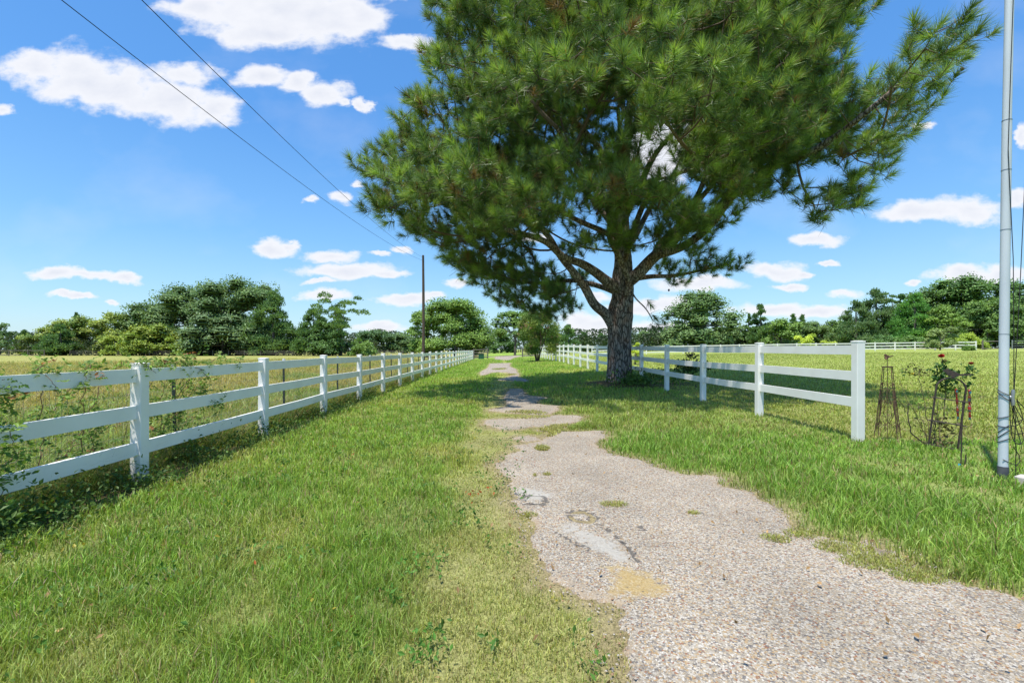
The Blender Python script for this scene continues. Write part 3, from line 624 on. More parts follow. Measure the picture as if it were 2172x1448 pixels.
# wire stock fence behind the left rails
wf = thing('wire_fence', 'thin wire mesh fence on dark steel posts behind the left white fence', 'wire fence', (-3.98, 5.55, 0))
tp = MB(); tp.box((0, 0, .54), (.035, .008, 1.2)); tp.box((0, .016, .54), (.008, .028, 1.2)); tpm = mesh_np('post', np.concatenate(tp.v), [np.concatenate(tp.q)], M_tpost)
tt = MB(); tt.box((0, .006, 1.165), (.038, .045, .07)); ttm = mesh_np('tip', np.concatenate(tt.v), [np.concatenate(tt.q)], M_tip)
for i in range(-1, 20):
    o = link('post', tpm, wf, (random.uniform(-.02, .02), 2.82 * i, 0), (0, random.uniform(-.03, .03), 0)); link('tip', ttm, o)
vs = []; wires = MB(); A = []; B = []; RA = []
for yv in np.concatenate([np.arange(2.4, 12, .055), np.arange(12, 30, .11), np.arange(30, 58, .3)]):
    A.append((.01, yv - 5.55, .02)); B.append((.01, yv - 5.55, 1.06)); RA.append(.0011)
for zv in (.03, .12, .22, .33, .45, .58, .72, .88, 1.05):
    for y0 in np.arange(2.4, 58, 4): A.append((.013, y0 - 5.55, zv)); B.append((.013, y0 + 4 - 5.55, zv)); RA.append(.0015)
RA = np.array(RA); v_, q_ = frusta(np.array(A), np.array(B), RA, RA, 3)
link('wire_mesh', mesh_np('wire_mesh', v_, [q_], M_wire), wf)

# ------------------------------------------------------------------ utility pole and its wires
up = thing('utility_pole', 'tall brown wooden utility pole behind the left fence', 'utility pole', (-8.05, 48, 0))
b = MB(); b.tube([(0, 0, -.3), (0.02, 0, 4), (.0, 0, 8), (-.03, 0, 11.35)], [.17, .155, .135, .115], 12); b.build('shaft', M_pwood, up, True)
b = MB()
for z_ in (11.1, 10.75): b.tube([(-.02, -.12, z_), (-.02, -.2, z_), (-.02, -.2, z_ + .12)], [.02, .035, .05], 8)
b.build('insulator', M_grey, up)
for i, (X1, Z1, zt, lb) in enumerate(((-7.75, 7.55, 10.75, 'lower overhead wire running from the pole toward upper left'), (-6.38, 7.6, 11.1, 'upper overhead wire running from the pole toward upper left'))):
    p0 = np.array([-8.07, 47.8, zt]); p1 = np.array([X1, 8., Z1]); pts = []
    for t in np.linspace(0, 1.7, 60):
        p = p0 + (p1 - p0) * t; p[2] -= .55 * (1 - (2 * t - 1) ** 2) * (t < 1.7); 
        pts.append(p)
    b = MB(); b.tube(pts, .0085, 5); tag(b.build('overhead_wire', M_rope), lb, 'wire', 'overhead wires over the left field')

# ------------------------------------------------------------------ flagpole
fx, fy = 5.075, 4.56; fz = Hs(fx, fy)
fp = thing('flagpole', 'slender silver flagpole at the right edge with a black cord tangled round its foot', 'flagpole', (fx, fy, fz))
b = MB(); b.tube([(0, 0, .12), (.012, 0, 1.5), (.04, 0, 3.6)], [.037, .037, .0365], 20); b.tube([(.04, 0, 3.6), (.066, 0, 4.9), (.10, 0, 6.6)], [.034, .034, .03], 20); b.build('shaft', M_pole, fp, True)
b = MB(); b.tube([(0, 0, -.1), (0, 0, .125)], [.0415, .0415], 20); b.build('sleeve', M_grey, fp, True)
for z_, xx in ((1.45, .012), (2.5, .025), (3.1, .033), (3.6, .04)):
    b = MB(); b.tube([(xx, 0, z_), (xx + .0003, 0, z_ + .006)], [.0385, .0385], 20); b.build('joint_ring', M_metal, fp, True)
b = MB(); b.box((.05, -.02, .82), (.025, .03, .03)); b.tube([(.062, -.035, .74), (.062, -.035, .78), (.06, -.03, .82), (.062, -.035, .87), (.062, -.035, .90)], [.012, .016, .014, .016, .011], 10); b.build('cleat', M_metal, fp, True)
b = MB(); rnd = random.Random(5)
b.tube([(.062, -.04, .82), (.06, -.044, 1.3), (.052, -.045, 2.2), (.02, -.044, 2.9), (.005, -.042, 3.3), (.03, -.046, 4.2), (.07, -.042, 5.2), (.1, -.04, 6.4)], .0035, 5)
b.tube([(.062, -.04, .8), (.14, -.03, 2.), (.22, 0, 3.0), (.27, 0, 3.8), (.24, 0, 4.5), (.11, -.02, 6.5)], .0035, 5)
for k in range(7):                           # turns round the pole
    z0 = .38 + .055 * k + rnd.uniform(-.02, .02) + (.16 if k > 4 else 0); th = np.linspace(0, 2 * np.pi, 18); tl = rnd.uniform(-.05, .05)
    b.tube(np.stack([.004 + .0415 * np.cos(th), .0415 * np.sin(th), z0 + tl * np.cos(th + 1)], -1), .0035, 5)
for k in range(7):                           # hanging loops
    w_ = rnd.uniform(.02, .15); l_ = rnd.uniform(.18, .50); t = np.linspace(0, 1, 14); x0 = .05 + rnd.uniform(0, .02)
    b.tube(np.stack([x0 + w_ * np.sin(t * np.pi) * (1 - .3 * np.cos(t * 5 + k)), -.035 - .03 * np.sin(t * 3 + k), .80 - l_ * np.sin(t * np.pi * .5 + .0) * (1 - .25 * t * t) - .06 * t], -1), .0035, 5)
b.tube([(.05, -.035, .78), (.085, -.04, .6), (.06, -.05, .4), (.09, -.04, .3), (.08, -.04, .18), (.085, -.04, .05)], .0038, 5)
b.tube([(.06, -.035, .33), (.12, -.035, .25), (.135, -.035, .19), (.09, -.04, .14), (.02, -.042, .17), (-.035, -.03, .2)], .0035, 5)
b.build('cord', M_rope, fp, True)

# pale stone at the edge of the frame
sx, sy = ground_pt(2190, 1026); b = MB(); b.box((0, 0, .0), (.24, .2, .07), .3, .02); o = b.build('paving_stone', M_stone, None, False, (float(sx), float(sy), Hs(sx, sy) + .02)); o.rotation_euler = (.06, .05, .2)
tag(o, 'pale flat stone lying in the grass at the foot of the flagpole', 'stone')

# ------------------------------------------------------------------ garden ornaments
def arc(c, r, a0, a1, n=14, r2=None, plane='xz'):
    t = np.linspace(R(a0), R(a1), n); rr = np.linspace(r, r2 if r2 is not None else r, n)
    return [(c[0] + rr[i] * math.cos(t[i]), c[1], c[2] + rr[i] * math.sin(t[i])) for i in range(n)]
# obelisk
ox, oy = 5.49, 6.40; oz = Hs(ox, oy)
ob = thing('garden_obelisk', 'rusty iron garden obelisk with scrollwork beside the right end post', 'trellis', (ox, oy, oz)); ob.rotation_euler = (0, .0, R(40))
HT = 1.05
def ob_leg(sx, sy):
    b = MB(); b.tube([(sx * .135, sy * .135, -.05), (sx * .105, sy * .105, .3), (sx * .07, sy * .07, .7), (sx * .045, sy * .045, HT)], .005, 6); return b
for sx, sy in ((-1, -1), (1, -1), (1, 1), (-1, 1)): ob_leg(sx, sy).build('leg', M_rust, ob, True)
b = MB(); b.tube([(-.05, -.05, HT), (.05, -.05, HT), (.05, .05, HT), (-.05, .05, HT), (-.05, -.05, HT)], .008, 6); b.box((0, 0, HT + .004), (.12, .12, .006)); b.build('top_ring', M_rust, ob)
b = MB(); b.tube([(0, 0, HT), (0, 0, HT + .08), (.0, 0, HT + .13)], .004, 5); b.tube([(0, 0, .05), (0, 0, HT)], .004, 5)
b.build('spike', M_rust, ob)
def flat_shape(pts, th, o, ang):               # a cut plate standing upright
    n = len(pts); ca, sa = math.cos(ang), math.sin(ang); vs = []
    for s in (-th / 2, th / 2):
        for a, z_ in pts: vs.append((o[0] + a * ca - s * sa, o[1] + a * sa + s * ca, o[2] + z_))
    me = bpy.data.meshes.new('plate'); me.from_pydata(vs, [], [tuple(range(n))[::-1], tuple(range(n, 2 * n))] + [(i, (i + 1) % n, n + (i + 1) % n, n + i) for i in range(n)]); me.update(); return me
BIRD = [(-.105, .045), (-.075, .075), (-.05, .08), (-.03, .062), (.0, .055), (.035, .038), (.06, .028), (.16, .045), (.165, .03), (.10, .01), (.06, .005), (.02, -.015), (.005, -.03), (-.01, -.03), (-.02, -.012), (-.05, .0), (-.075, .03)]
me = flat_shape([(a * .5, z * .6) for a, z in BIRD], .012, (0, 0, HT + .135), -R(40)); me.materials.append(M_rust); link('bird_finial', me, ob)
b = MB(); b.tube([(-.06, 0, HT + .105), (-.02, .02, HT + .13), (.02, .0, HT + .12)], [.006, .016, .006], 8); b.build('leaf_finial', M_rust, ob)
b = MB()
for s in (0, 1, 2, 3):
    ca, sa = math.cos(s * math.pi / 2), math.sin(s * math.pi / 2)
    def put(pts, r=.0028):
        out = []
        for a, bb, z_ in pts:
            d = .13 - .085 * z_ / HT; a *= .72; out.append((a * ca + d * sa, a * sa - d * ca, z_))
        b.tube(out, r, 5)
    for sg in (-1, 1):
        put([(sg * .045 + sg * .0 + .028 * math.cos(t) * (1 - t * .09), 0, .80 + .032 * math.sin(t) * (1 - t * .09)) for t in np.linspace(0, 6.4, 18)])
        put([(sg * (.005 + .10 * math.sin(t * 3.1)) * .75, 0, .24 + .34 * t) for t in np.linspace(0, 1, 14)])
        put([(sg * (.09 - .05 * t), 0, .34 + .40 * t) for t in np.linspace(0, 1, 6)])
        put([(sg * .10 + .036 * math.cos(t) * (1 - t * .1), 0, .23 + .036 * math.sin(t) * (1 - t * .1)) for t in np.linspace(0, 6.2, 16)])
        put([(sg * .07 + .03 * math.cos(t) * (1 - t * .1), 0, .55 + .03 * math.sin(t) * (1 - t * .1)) for t in np.linspace(0, 6.2, 16)])
        put([(sg * .055 * (1 - t) + sg * .05 * math.sin(t * 3.1), 0, .13 + .12 * t) for t in np.linspace(0, 1, 8)])
    for z_ in (.74, .62): put([(-.115 + .05 * z_, 0, z_), (.115 - .05 * z_, 0, z_)])
    put([(0, 0, .15), (0, 0, .72)])
b.build('scrollwork', M_rust, ob, True)

# arched rose trellis with a bird
ax, ay = 5.70, 5.82; az = Hs(ax, ay)
at_ = thing('arch_trellis', 'narrow dark metal arch trellis with a bird silhouette on top', 'trellis', (ax, ay, az)); at_.rotation_euler = (0, R(5.5), R(-38))
W2, AH = .135, .80
for dy in (-.03, .03):
    b = MB(); pts = [(-W2, dy, -.06), (-W2, dy, AH)] + arc((0, dy, AH), W2, 172, 8, 16) + [(W2, dy, AH), (W2, dy, -.06)]
    b.tube(pts, .007, 8); b.build('arch', M_iron, at_, True)
for z_ in (.05, .36, .66):
    b = MB()
    for dy in (-.04, .04): b.tube([(-W2 - .04, dy, z_ + .005), (W2 + .05, dy, z_ - .012)], .0045, 6)
    for sx in (-W2, W2): b.tube([(sx, -.04, z_), (sx, .04, z_)], .005, 6)
    b.build('crossbar', M_iron, at_)
me = flat_shape(BIRD, .008, (.0, -.05, AH + W2 + .035), 0); me.materials.append(M_iron); link('bird', me, at_)

# rose bush behind / through the trellis
def rose(label, cx, cy, canes, heads, blooms, seed, leafy):
    rg = np.random.default_rng(seed); cz = Hs(cx, cy); t = thing('rose_bush', label, 'rose bush', (cx, cy, cz)); b = MB()
    for (p, r_, cc) in canes:
        p = np.array(p, float); m = []
        for i in range(len(p) - 1):
            for s in np.linspace(0, 1, 6, endpoint=False): m.append(p[i] * (1 - s) + p[i + 1] * s)
        m.append(p[-1]); m = np.array(m); m[1:-1] += rg.normal(0, .007, (len(m) - 2, 3)); b.tube(m, np.linspace(r_, r_ * .55, len(m)), 5, col=cc)
    b.build('canes', M_redtwig, t)
    V = MB()
    for (hx, hy, hz, rad, n, c) in heads:
        pos = rg.normal(0, rad * .45, (n, 3)) + np.array([hx, hy, hz]); v_, t_, c_ = leaves(pos, np.array([0, -.6, 1.]), leafy, np.tile([c], (n, 1)), rg, .6); V.add(v_, None, t_, c_)
    V.build('leaves', M_leaf, t)
    for (bx, by, bz, s, c) in blooms:
        m = MB(); k = 26; d = rg.normal(0, 1, (k, 3)); d[:, 2] = np.abs(d[:, 2]); d /= np.linalg.norm(d, axis=1)[:, None]
        v_, t_, c_ = leaves(d * s * .4, d * .0 + np.array([0, 0, .3]), s * 1.1, np.tile([c], (k, 1)), rg, .9, dirs=np.cross(d, [0, 0, 1.]) + .2); m.add(v_ + np.array([bx, by, bz]), None, t_, c_)
        m.build('flower', M_petal, t)
    return t
G1 = (.05, .12, .025); G2 = (.10, .17, .03); BR = (.22, .17, .08); DK = (.06, .045, .03)
def rp(px, py, dY=0): 
    p = P(px, py, 5.82 + .12 + dY); return (p[0] - 5.74, p[1] - 5.94, p[2] - az)
# pixel-measured cane ends put behind the trellis, in metres from the bush's foot
rose('rose bush with red and orange blooms climbing through the arch trellis', 5.74, 5.94,
     [([(0, 0, 0), rp(2005, 850), rp(2005, 800), rp(1998, 760)], .007, BR), ([(.02, 0, 0), rp(2030, 900), rp(2040, 800), rp(2060, 775)], .005, (.15, .16, .05)), ([(0, .02, 0), rp(1990, 880), rp(2015, 820)], .006, (.18, .2, .06)),
      ([(0, 0, 0), rp(2030, 920), rp(2050, 905), rp(2066, 900)], .004, DK), ([(-.05, 0, 0), rp(1985, 900), rp(1990, 850)], .006, DK)],
     [(*rp(2003, 800), .14, 130, G1), (*rp(2010, 822), .12, 90, G2), (*rp(1995, 780), .08, 40, G1), (*rp(2055, 788), .10, 34, G1), (*rp(2045, 800), .07, 18, G1), (*rp(2052, 815), .05, 8, G1), (*rp(2000, 765), .05, 14, G2), (*rp(2000, 900), .16, 50, (.14, .12, .05)), (*rp(2000, 945), .12, 90, (.22, .15, .08))],
     [(*rp(1996, 756), .045, (.45, .02, .02)), (*rp(2003, 767), .035, (.5, .14, .07)), (*rp(2060, 771), .035, (.30, .06, .03)), (*rp(2024, 806), .02, (.6, .5, .08))], 3, .055)
rose('leggy rose bush with bare canes and a yellow bloom left of the arch trellis', 5.72, 6.0,
     [([(0, 0, 0), (-.06, 0, .5), (-.13, 0, .80), (-.16, 0, 1.02)], .006, BR), ([(0, 0, 0), (-.20, 0, .45), (-.30, 0, .62), (-.42, 0, .90)], .006, (.25, .2, .08)), ([(-.03, 0, 0), (-.28, 0, .2), (-.31, 0, .55), (-.29, 0, .57)], .009, DK),
      ([(-.02, 0, 0), (-.12, 0, .4), (-.22, 0, .75)], .005, BR), ([(0, 0, 0), (.05, 0, .3), (.03, 0, .7)], .005, DK), ([(-.31, 0, .45), (-.42, 0, .62)], .004, DK), ([(0, 0, .1), (-.16, .0, .3), (-.24, 0, .4)], .004, BR), ([(-.06, 0, .5), (-.02, 0, .6), (-.04, 0, .75)], .003, BR)],
     [(-.22, 0, 1.02, .12, 60, (.10, .11, .03)), (-.13, 0, .98, .10, 30, (.14, .12, .05)), (-.16, 0, .60, .06, 14, (.16, .28, .04)), (-.35, 0, .98, .05, 10, G1), (-.02, 0, 1.02, .05, 8, G1), (-.1, 0, .3, .2, 50, (.16, .15, .05)), (0, 0, .06, .16, 80, (.22, .16, .08))],
     [(-.24, 0, .97, .022, (.7, .55, .03))], 5, .036)

# garden stake with two bead hangers
hx, hy = 5.11, 5.0; hz = Hs(hx, hy)
gs = thing('garden_stake', 'thin black T shaped garden stake with a short foot beside the trellis', 'garden stake', (hx, hy, hz)); 
b = MB(); b.tube([(-.012, 0, -.05), (0.0, 0, .40), (.012, 0, .725)], .006, 6); b.tube([(.028, 0, .0), (.045, 0, .14)], .006, 6); b.build('shaft', M_iron, gs)
b = MB(); b.tube([(-.07, 0, .738), (.0, 0, .728), (.10, 0, .725), (.112, 0, .70)], .004, 6); b.build('arm', M_iron, gs)
b = MB(); b.tube([(-.03, -.005, .04), (-.035, -.005, .01)], .01, 8, col=(.02, .4, .7)); b.build('tag', M_glass, gs)
def beads(label, px0, py0, px1, py1, Yd, seed):
    rg = random.Random(seed); p0 = P(px0, py0, Yd); p1 = P(px1, py1, Yd); t = thing('bead_hanger', label, 'wind ornament', tuple(p0), 'bead hangers by the trellis')
    b = MB(); n = 26
    for i in range(n):
        s = i / n; c = (p1 - p0) * s; r_ = .010 + .007 * math.sin(s * 9 + seed) ** 2
        cc = rg.choice([(.30, .02, .015), (.36, .04, .02), (.22, .015, .015), (.4, .08, .03), (.10, .10, .10), (.20, .03, .02)])
        a = rg.uniform(0, 6); q0 = c + np.array([math.cos(a) * .010, math.sin(a) * .010, .008]); q1 = c - np.array([math.cos(a) * .008, math.sin(a) * .008, .010])
        b.tube([q0, (q0 + q1) / 2, q1], [r_ * .35, r_, r_ * .35], 7, col=cc)
    b.build('beads', M_glass, t, True)
    m = MB(); m.tube([(0, 0, .03), (0, 0, -.005)], .002, 4); m.build('hook', M_iron, t)
    m = MB(); m.box((0, -.012, -.02), (.024, .004, .026), .2, col=(.02, .18, .26)); m.box(tuple((p1 - p0) + np.array([0, 0, -.01])), (.022, .004, .03), .1, col=(.03, .15, .2)); m.build('charm', M_glass, t)
beads('red bead hanger with a blue charm hanging at the right leg of the arch trellis', 2028, 826, 2032, 884, 5.66, 1)
beads('red bead hanger on the arm end of the T shaped garden stake', 2056, 828, 2057, 885, 5.0, 2)

# ------------------------------------------------------------------ far gates and fences
def wood_fence(label, pts, h, nr, cat='fence', name='wood_fence', mt=M_wood, ph=.12, t=.03, group=None, pw=.09):
    f = thing(name, label, cat, (*pts[0], Hs(*pts[0])), group); o = np.array(f.location)
    for (a, b_) in pts:
        m = MB(); m.tube([(0, 0, -.2), (0, 0, h * 1.08)], pw, 8); q_ = m.build('post', mt, f); q_.location = (a - o[0], b_ - o[1], Hs(a, b_) - o[2])
    for i in range(len(pts) - 1):
        for k in range(nr):
            z_ = h * (.12 + .82 * k / max(nr - 1, 1)); m = MB(); p0 = np.array([*pts[i], Hs(*pts[i]) + z_]) - o; p1 = np.array([*pts[i + 1], Hs(*pts[i + 1]) + z_ + .01]) - o
            p0[1] -= pw * .6; p1[1] -= pw * .6; m.tube([p0, p1], ph / 2, 6); m.build('rail', mt, f)
    return f
wood_fence('weathered grey rail fence section ending at a post left of the far drive opening', [(-3.62, 64.5), (-1.65, 64.5)], 1.36, 4)
wood_fence('weathered grey rail fence section right of the far drive opening behind the flowering bush', [(3.3, 64.5), (5.9, 64.5)], 1.3, 4)
wood_fence('weathered wooden rail fence near the far right corner of the paddock', [(62.9, 58.9), (65.1, 58.8), (66.0, 58.8)], 1.15, 2)
wood_fence('grey metal pipe gate beyond the wooden fence at the right edge', [(66.4, 58.6), (71, 58.2), (76, 57.6)], 1.15, 4, 'gate', 'pipe_gate', M_metal, .06, pw=.05)
wood_fence('low grey wooden fence below the trees at the far left edge', [(-108, 96), (-104, 96), (-100, 96), (-96.5, 96)], 1.2, 2)
b = MB(); b.box((0, 0, .38), (.75, .5, .76), 0, .04); bx_ = thing('utility_box', 'small green box with a tan lid beside the far left gatepost', 'box', (-2.5, 62.8, Hs(-2.5, 62.8))); b.build('body', M_plastic, bx_); b = MB(); b.box((0, 0, .80), (.9, .6, .07)); b.build('lid', M_tan, bx_)
# wire fence along the far edge of the left field: posts with pale tips
ff = thing('field_fence', 'low grey wire fence with pale topped posts along the far side of the left field', 'wire fence', (-92, 97, 0))
pmesh = MB(); pmesh.tube([(0, 0, -.1), (0, 0, 1.25)], .05, 6); pmesh = mesh_np('post', np.concatenate(pmesh.v), [np.concatenate(pmesh.q), np.concatenate(pmesh.t)], M_wood)
for i in range(22): link('post', pmesh, ff, (i * 3.4, 0, 0))
m = MB()
for z_ in (.35, .6, .85, 1.1): m.tube([(0, 0, z_), (71.4, 0, z_)], .012, 4)
m.build('wire', M_wire, ff)

# ------------------------------------------------------------------ background trees
def crown_lobes(kind, w_, h_, rg):
    """lobes (centre, radius xyz) in metres inside a crown w wide and h tall sitting on z=0..h"""
    out = []; a = w_ / 2
    if kind == 'oak':
        n = int(np.clip(w_ * 2.6, 16, 46))
        for i in range(n):
            th = rg.uniform(0, 2 * np.pi); zt = rg.uniform(.10, .93); prof = math.sqrt(max(0, 1 - ((zt - .42) / .60) ** 2)); rr = a * prof * rg.uniform(.45, .86)
            s = a * rg.uniform(.22, .36); out.append((rr * math.cos(th), rr * math.sin(th), zt * h_ * .93, s, s * .72))
        for i in range(10):
            th = rg.uniform(0, 2 * np.pi); out.append((a * .70 * math.cos(th), a * .70 * math.sin(th), h_ * rg.uniform(.05, .28), a * .27, a * .2))
        out.append((0, 0, h_ * .55, a * .55, h_ * .3)); out.append((0, 0, h_ * .8, a * .4, h_ * .15))
    elif kind == 'cedar':
        n = int(np.clip(h_ * 3.6, 20, 46))
        for i in range(n):
            th = rg.uniform(0, 2 * np.pi); zt = (i + .5) / n; prof = (1 - zt) ** .75 * (.55 + .45 * min(1, zt * 5)); rr = a * prof * rg.uniform(.5, .95)
            s = a * (.16 + .22 * (1 - zt)) * rg.uniform(.8, 1.2); out.append((rr * math.cos(th), rr * math.sin(th), zt * h_ * .95 + .3, s, s * .75))
        out.append((0, 0, h_ * .93, a * .1, h_ * .08))
    elif kind == 'wispy':
        for i in range(34):
            th = rg.uniform(0, 2 * np.pi); zt = rg.uniform(.15, .97); rr = a * rg.uniform(.1, 1.0) * (.5 + .5 * math.sin(zt * 3)); s = a * rg.uniform(.14, .26)
            out.append((rr * math.cos(th), rr * math.sin(th), zt * h_, s, s * .7))
    else:  # bush
        n = 16
        for i in range(n):
            th = rg.uniform(0, 2 * np.pi); zt = rg.uniform(.05, .8); rr = a * rg.uniform(.2, .75); s = a * rg.uniform(.25, .4); out.append((rr * math.cos(th), rr * math.sin(th), zt * h_, s, s * .8))
    return out
def far_tree(label, kind, px, top, wpx, Yd, c1, c2, name=None, base=0., group='trees along the far field edges', dens=1., leaf=None, X=None):
    rg = np.random.default_rng(int(px * 7 + top) % 100000)
    X0 = (px - CX) / F * Yd if X is None else X; g = Hs(X0, Yd); hgt = EYE + (HY - top) / F * Yd - g; w_ = wpx / F * Yd
    t = thing(name or {'oak': 'oak_tree', 'cedar': 'cedar_tree', 'wispy': 'elm_tree', 'bush': 'shrub'}[kind], label, 'tree' if kind != 'bush' else 'shrub', (X0, Yd, g), group)
    b0 = hgt * base; lobes = crown_lobes(kind, w_, hgt - b0, rg)
    vol = [l[3] * l[3] for l in lobes]; px_m = Yd / F * 2.12   # metres per pixel of a 1024 px picture
    lf = leaf or np.clip(px_m * 1.7, .10, .50); tot = int(np.clip(dens * 13 * w_ * (hgt) / lf ** 2 * .55, 2500, 38000))
    pos = []; nb = []; shade = []
    vol = np.array(vol) / sum(vol); up = []
    for (lx, ly, lz, s, sz), v_ in zip(lobes, vol):
        k = max(8, int(tot * v_)); d = rg.normal(0, 1, (k, 3)); d /= np.linalg.norm(d, axis=1)[:, None]; low = d[:, 2] < -.25; d[low, 2] *= -rg.uniform(.2, 1, low.sum())
        rr = rg.uniform(.55, 1.06, (k, 1)) ** .6 * (1 + .30 * (noise(d[:, 0] * 3 + lx, d[:, 1] * 3 + ly, d[:, 2] * 3 + lz, 2)[:, None] - .5) * 2)
        p = d * rr * np.array([s, s, sz]) + np.array([lx, ly, lz + b0]); pos.append(p); nb.append(d); shade.append(np.full(k, rg.uniform(0, 1)))
    pos = np.concatenate(pos); nb = np.concatenate(nb); shade = np.concatenate(shade)[:, None]
    pos[:, 2] = np.maximum(pos[:, 2], .05)
    if kind == 'cedar': dirs = nb * .6 + np.array([0, 0, .9]); asp = .42; lf *= 1.25
    elif kind == 'wispy': dirs = nb * .8 + np.array([.4, 0, .7]); asp = .4; lf *= 1.15
    else: dirs = None; asp = .75
    CORE = MB(); ang_ = np.linspace(0, 2 * np.pi, 9)[:-1]
    if kind != 'wispy':
        for (lx, ly, lz, s, sz) in lobes:
            rings = []
            for ph_ in (-60, -25, 10, 40, 70): rings.append(np.stack([lx + s * .6 * math.cos(R(ph_)) * np.cos(ang_ + ph_), ly + s * .6 * math.cos(R(ph_)) * np.sin(ang_ + ph_), np.full(8, lz + b0 + sz * .6 * math.sin(R(ph_)))], -1))
            vv = np.concatenate(rings); i8 = (np.arange(4) * 8)[:, None]; j8 = np.arange(8)[None]; k8 = (j8 + 1) % 8
            CORE.add(vv, np.concatenate([np.stack([i8 + j8, i8 + k8, i8 + 8 + k8, i8 + 8 + j8], -1).reshape(-1, 4), np.array([[32, 33, 34, 35], [32, 35, 36, 39], [36, 37, 38, 39]])]), None, tuple((np.array(c1) * .6 + np.array(c2) * .4) * 2.4))
    patch = noise(pos[:, 0] * .9, pos[:, 1] * .9, pos[:, 2] * .9, 7)[:, None]
    mixv = np.clip(.45 * shade + .75 * (patch - .25), 0, 1); col = (np.array([c1]) * (1 - mixv) + np.array([c2]) * mixv) * 3.0
    v_, t_, c_ = leaves(pos, nb * 1.9 + np.array([0, -.25, .55]), lf, col, rg, asp, dirs=dirs)
    if CORE.v: CORE.add(v_, None, t_, c_); CORE.build('crown', M_leaf, t)
    else: link('crown', mesh_np('crown', v_, [t_], M_leaf, c_), t)
    m = MB(); r0 = max(.05, hgt * .022); m.tube([(0, 0, -.3), (.05 * w_ * .3, 0, hgt * .35), (0, 0, hgt * (.88 if kind == 'cedar' else .6))], [r0 * 1.25, r0, r0 * .3], 8)
    for i in range(7 if kind != 'cedar' else 0):
        a = rg.uniform(0, 6.28); z0 = hgt * rg.uniform(.2, .45); e_ = lobes[int(rg.integers(len(lobes)))]
        m.tube([(0, 0, z0), (e_[0] * .5, e_[1] * .5, (z0 + e_[2] + b0) / 2 + .1), (e_[0], e_[1], max(e_[2] + b0, z0))], [r0 * .55, r0 * .38, r0 * .12], 6)
    m.build('trunk', M_trunk, t, True)
    return t
KK = 1.0
OAK1 = (.030, .058, .022); OAK2 = (.10, .145, .054); CED1 = (.026, .055, .018); CED2 = (.075, .125, .035); YG1 = (.06, .10, .015); YG2 = (.165, .185, .038); GR1 = (.045, .082, .02); GR2 = (.095, .145, .032)
T = far_tree
T('dark tree cut off by the far left edge of the view', 'oak', 0, 682, 56, 125, OAK1, OAK2)
T('low dark cedar just right of the far left gap', 'cedar', 52, 702, 52, 108, CED1, CED2)
T('rounded yellow green tree at the left end of the left hedgerow', 'oak', 98, 690, 84, 107, GR1, YG2)
T('dark green cedar mass left of the yellow green tree tops', 'cedar', 128, 690, 90, 101, CED1, CED2)
T('yellow topped tree in the left hedgerow with small cedar tips above', 'oak', 172, 668, 110, 108, GR1, YG2)
T('small pointed cedar tip above the left hedgerow', 'cedar', 163, 662, 40, 110, CED1, CED2)
T('olive green round tree left of the big oaks', 'oak', 262, 655, 120, 108, GR1, YG2)
T('low yellow shrub at the foot of the left hedgerow', 'bush', 243, 704, 60, 98, YG1, YG2)
T('grey green tree on the left shoulder of the big oak', 'oak', 322, 632, 120, 112, OAK1, OAK2)
T('big spreading grey green oak forming the left half of the tall hedgerow', 'oak', 405, 600, 190, 110, OAK1, OAK2)
T('tallest rounded oak of the left hedgerow', 'oak', 505, 583, 190, 108, OAK1, OAK2)
T('drooping lower limbs of a grey oak in front of the tallest oak', 'oak', 470, 668, 170, 101, OAK1, (.11, .15, .07))
T('yellow green bushy tree before the spreading oak', 'oak', 325, 688, 120, 101, YG1, YG2)
T('bright yellow green shrub before the tall oaks', 'bush', 385, 706, 60, 97, YG1, YG2)
T('yellowish low shrub left of the bright one', 'bush', 290, 715, 60, 98, YG1, YG2)
T('broad pointed cedar at the right end of the tall oaks', 'cedar', 578, 618, 130, 102, CED1, (.09, .14, .04))
T('dark low cedar between the pointed cedar and the wispy tree', 'cedar', 665, 656, 105, 99, CED1, CED2)
T('wispy open elm with ragged plumes at the right end of the left hedgerow', 'wispy', 722, 624, 110, 98, CED1, GR2, dens=.8)
T('dense green tree filling the base of the wispy elm', 'oak', 700, 675, 100, 97, CED1, CED2)
T('light green shrub at the right foot of the wispy elm', 'bush', 770, 722, 66, 95, GR1, GR2)
T('dark round oak far behind the pole gap', 'oak', 797, 696, 90, 150, OAK1, (.06, .10, .04))
T('low dull tree in the far gap left of the utility pole', 'oak', 850, 708, 80, 155, OAK1, OAK2)
T('bright green oak behind the utility pole', 'oak', 905, 655, 86, 84, GR1, GR2, dens=1.4)
T('broad bright green oak right of the utility pole', 'oak', 965, 634, 168, 80, GR1, (.105, .155, .03), dens=1.4)
T('distant dark trees seen through the far drive opening', 'oak', 1062, 705, 70, 150, OAK1, CED2)
T('leaning open oak left of the flowering bush', 'oak', 1092, 655, 100, 84, GR1, GR2, base=.3, dens=.8)
T('green tree behind the flowering bush', 'oak', 1140, 690, 90, 100, GR1, GR2)
T('dark cedar behind the low pine boughs right of the flowering bush', 'cedar', 1205, 690, 70, 85, CED1, CED2)
T('small cedar left of the pine trunk on the horizon', 'cedar', 1236, 706, 46, 110, CED1, CED2)
T('pointed small cedar nearest the pine trunk on its left', 'cedar', 1275, 708, 44, 112, CED1, CED2)
T('low dark tree behind the pine trunk', 'oak', 1310, 716, 70, 115, CED1, CED2)
T('small dark oak just right of the pine trunk on the horizon', 'oak', 1366, 700, 56, 125, OAK1, OAK2)
T('low green tree left of the big paddock oak', 'oak', 1415, 700, 70, 112, OAK1, OAK2)
T('big rounded grey green oak behind the paddock', 'oak', 1482, 616, 170, 100, OAK1, OAK2)
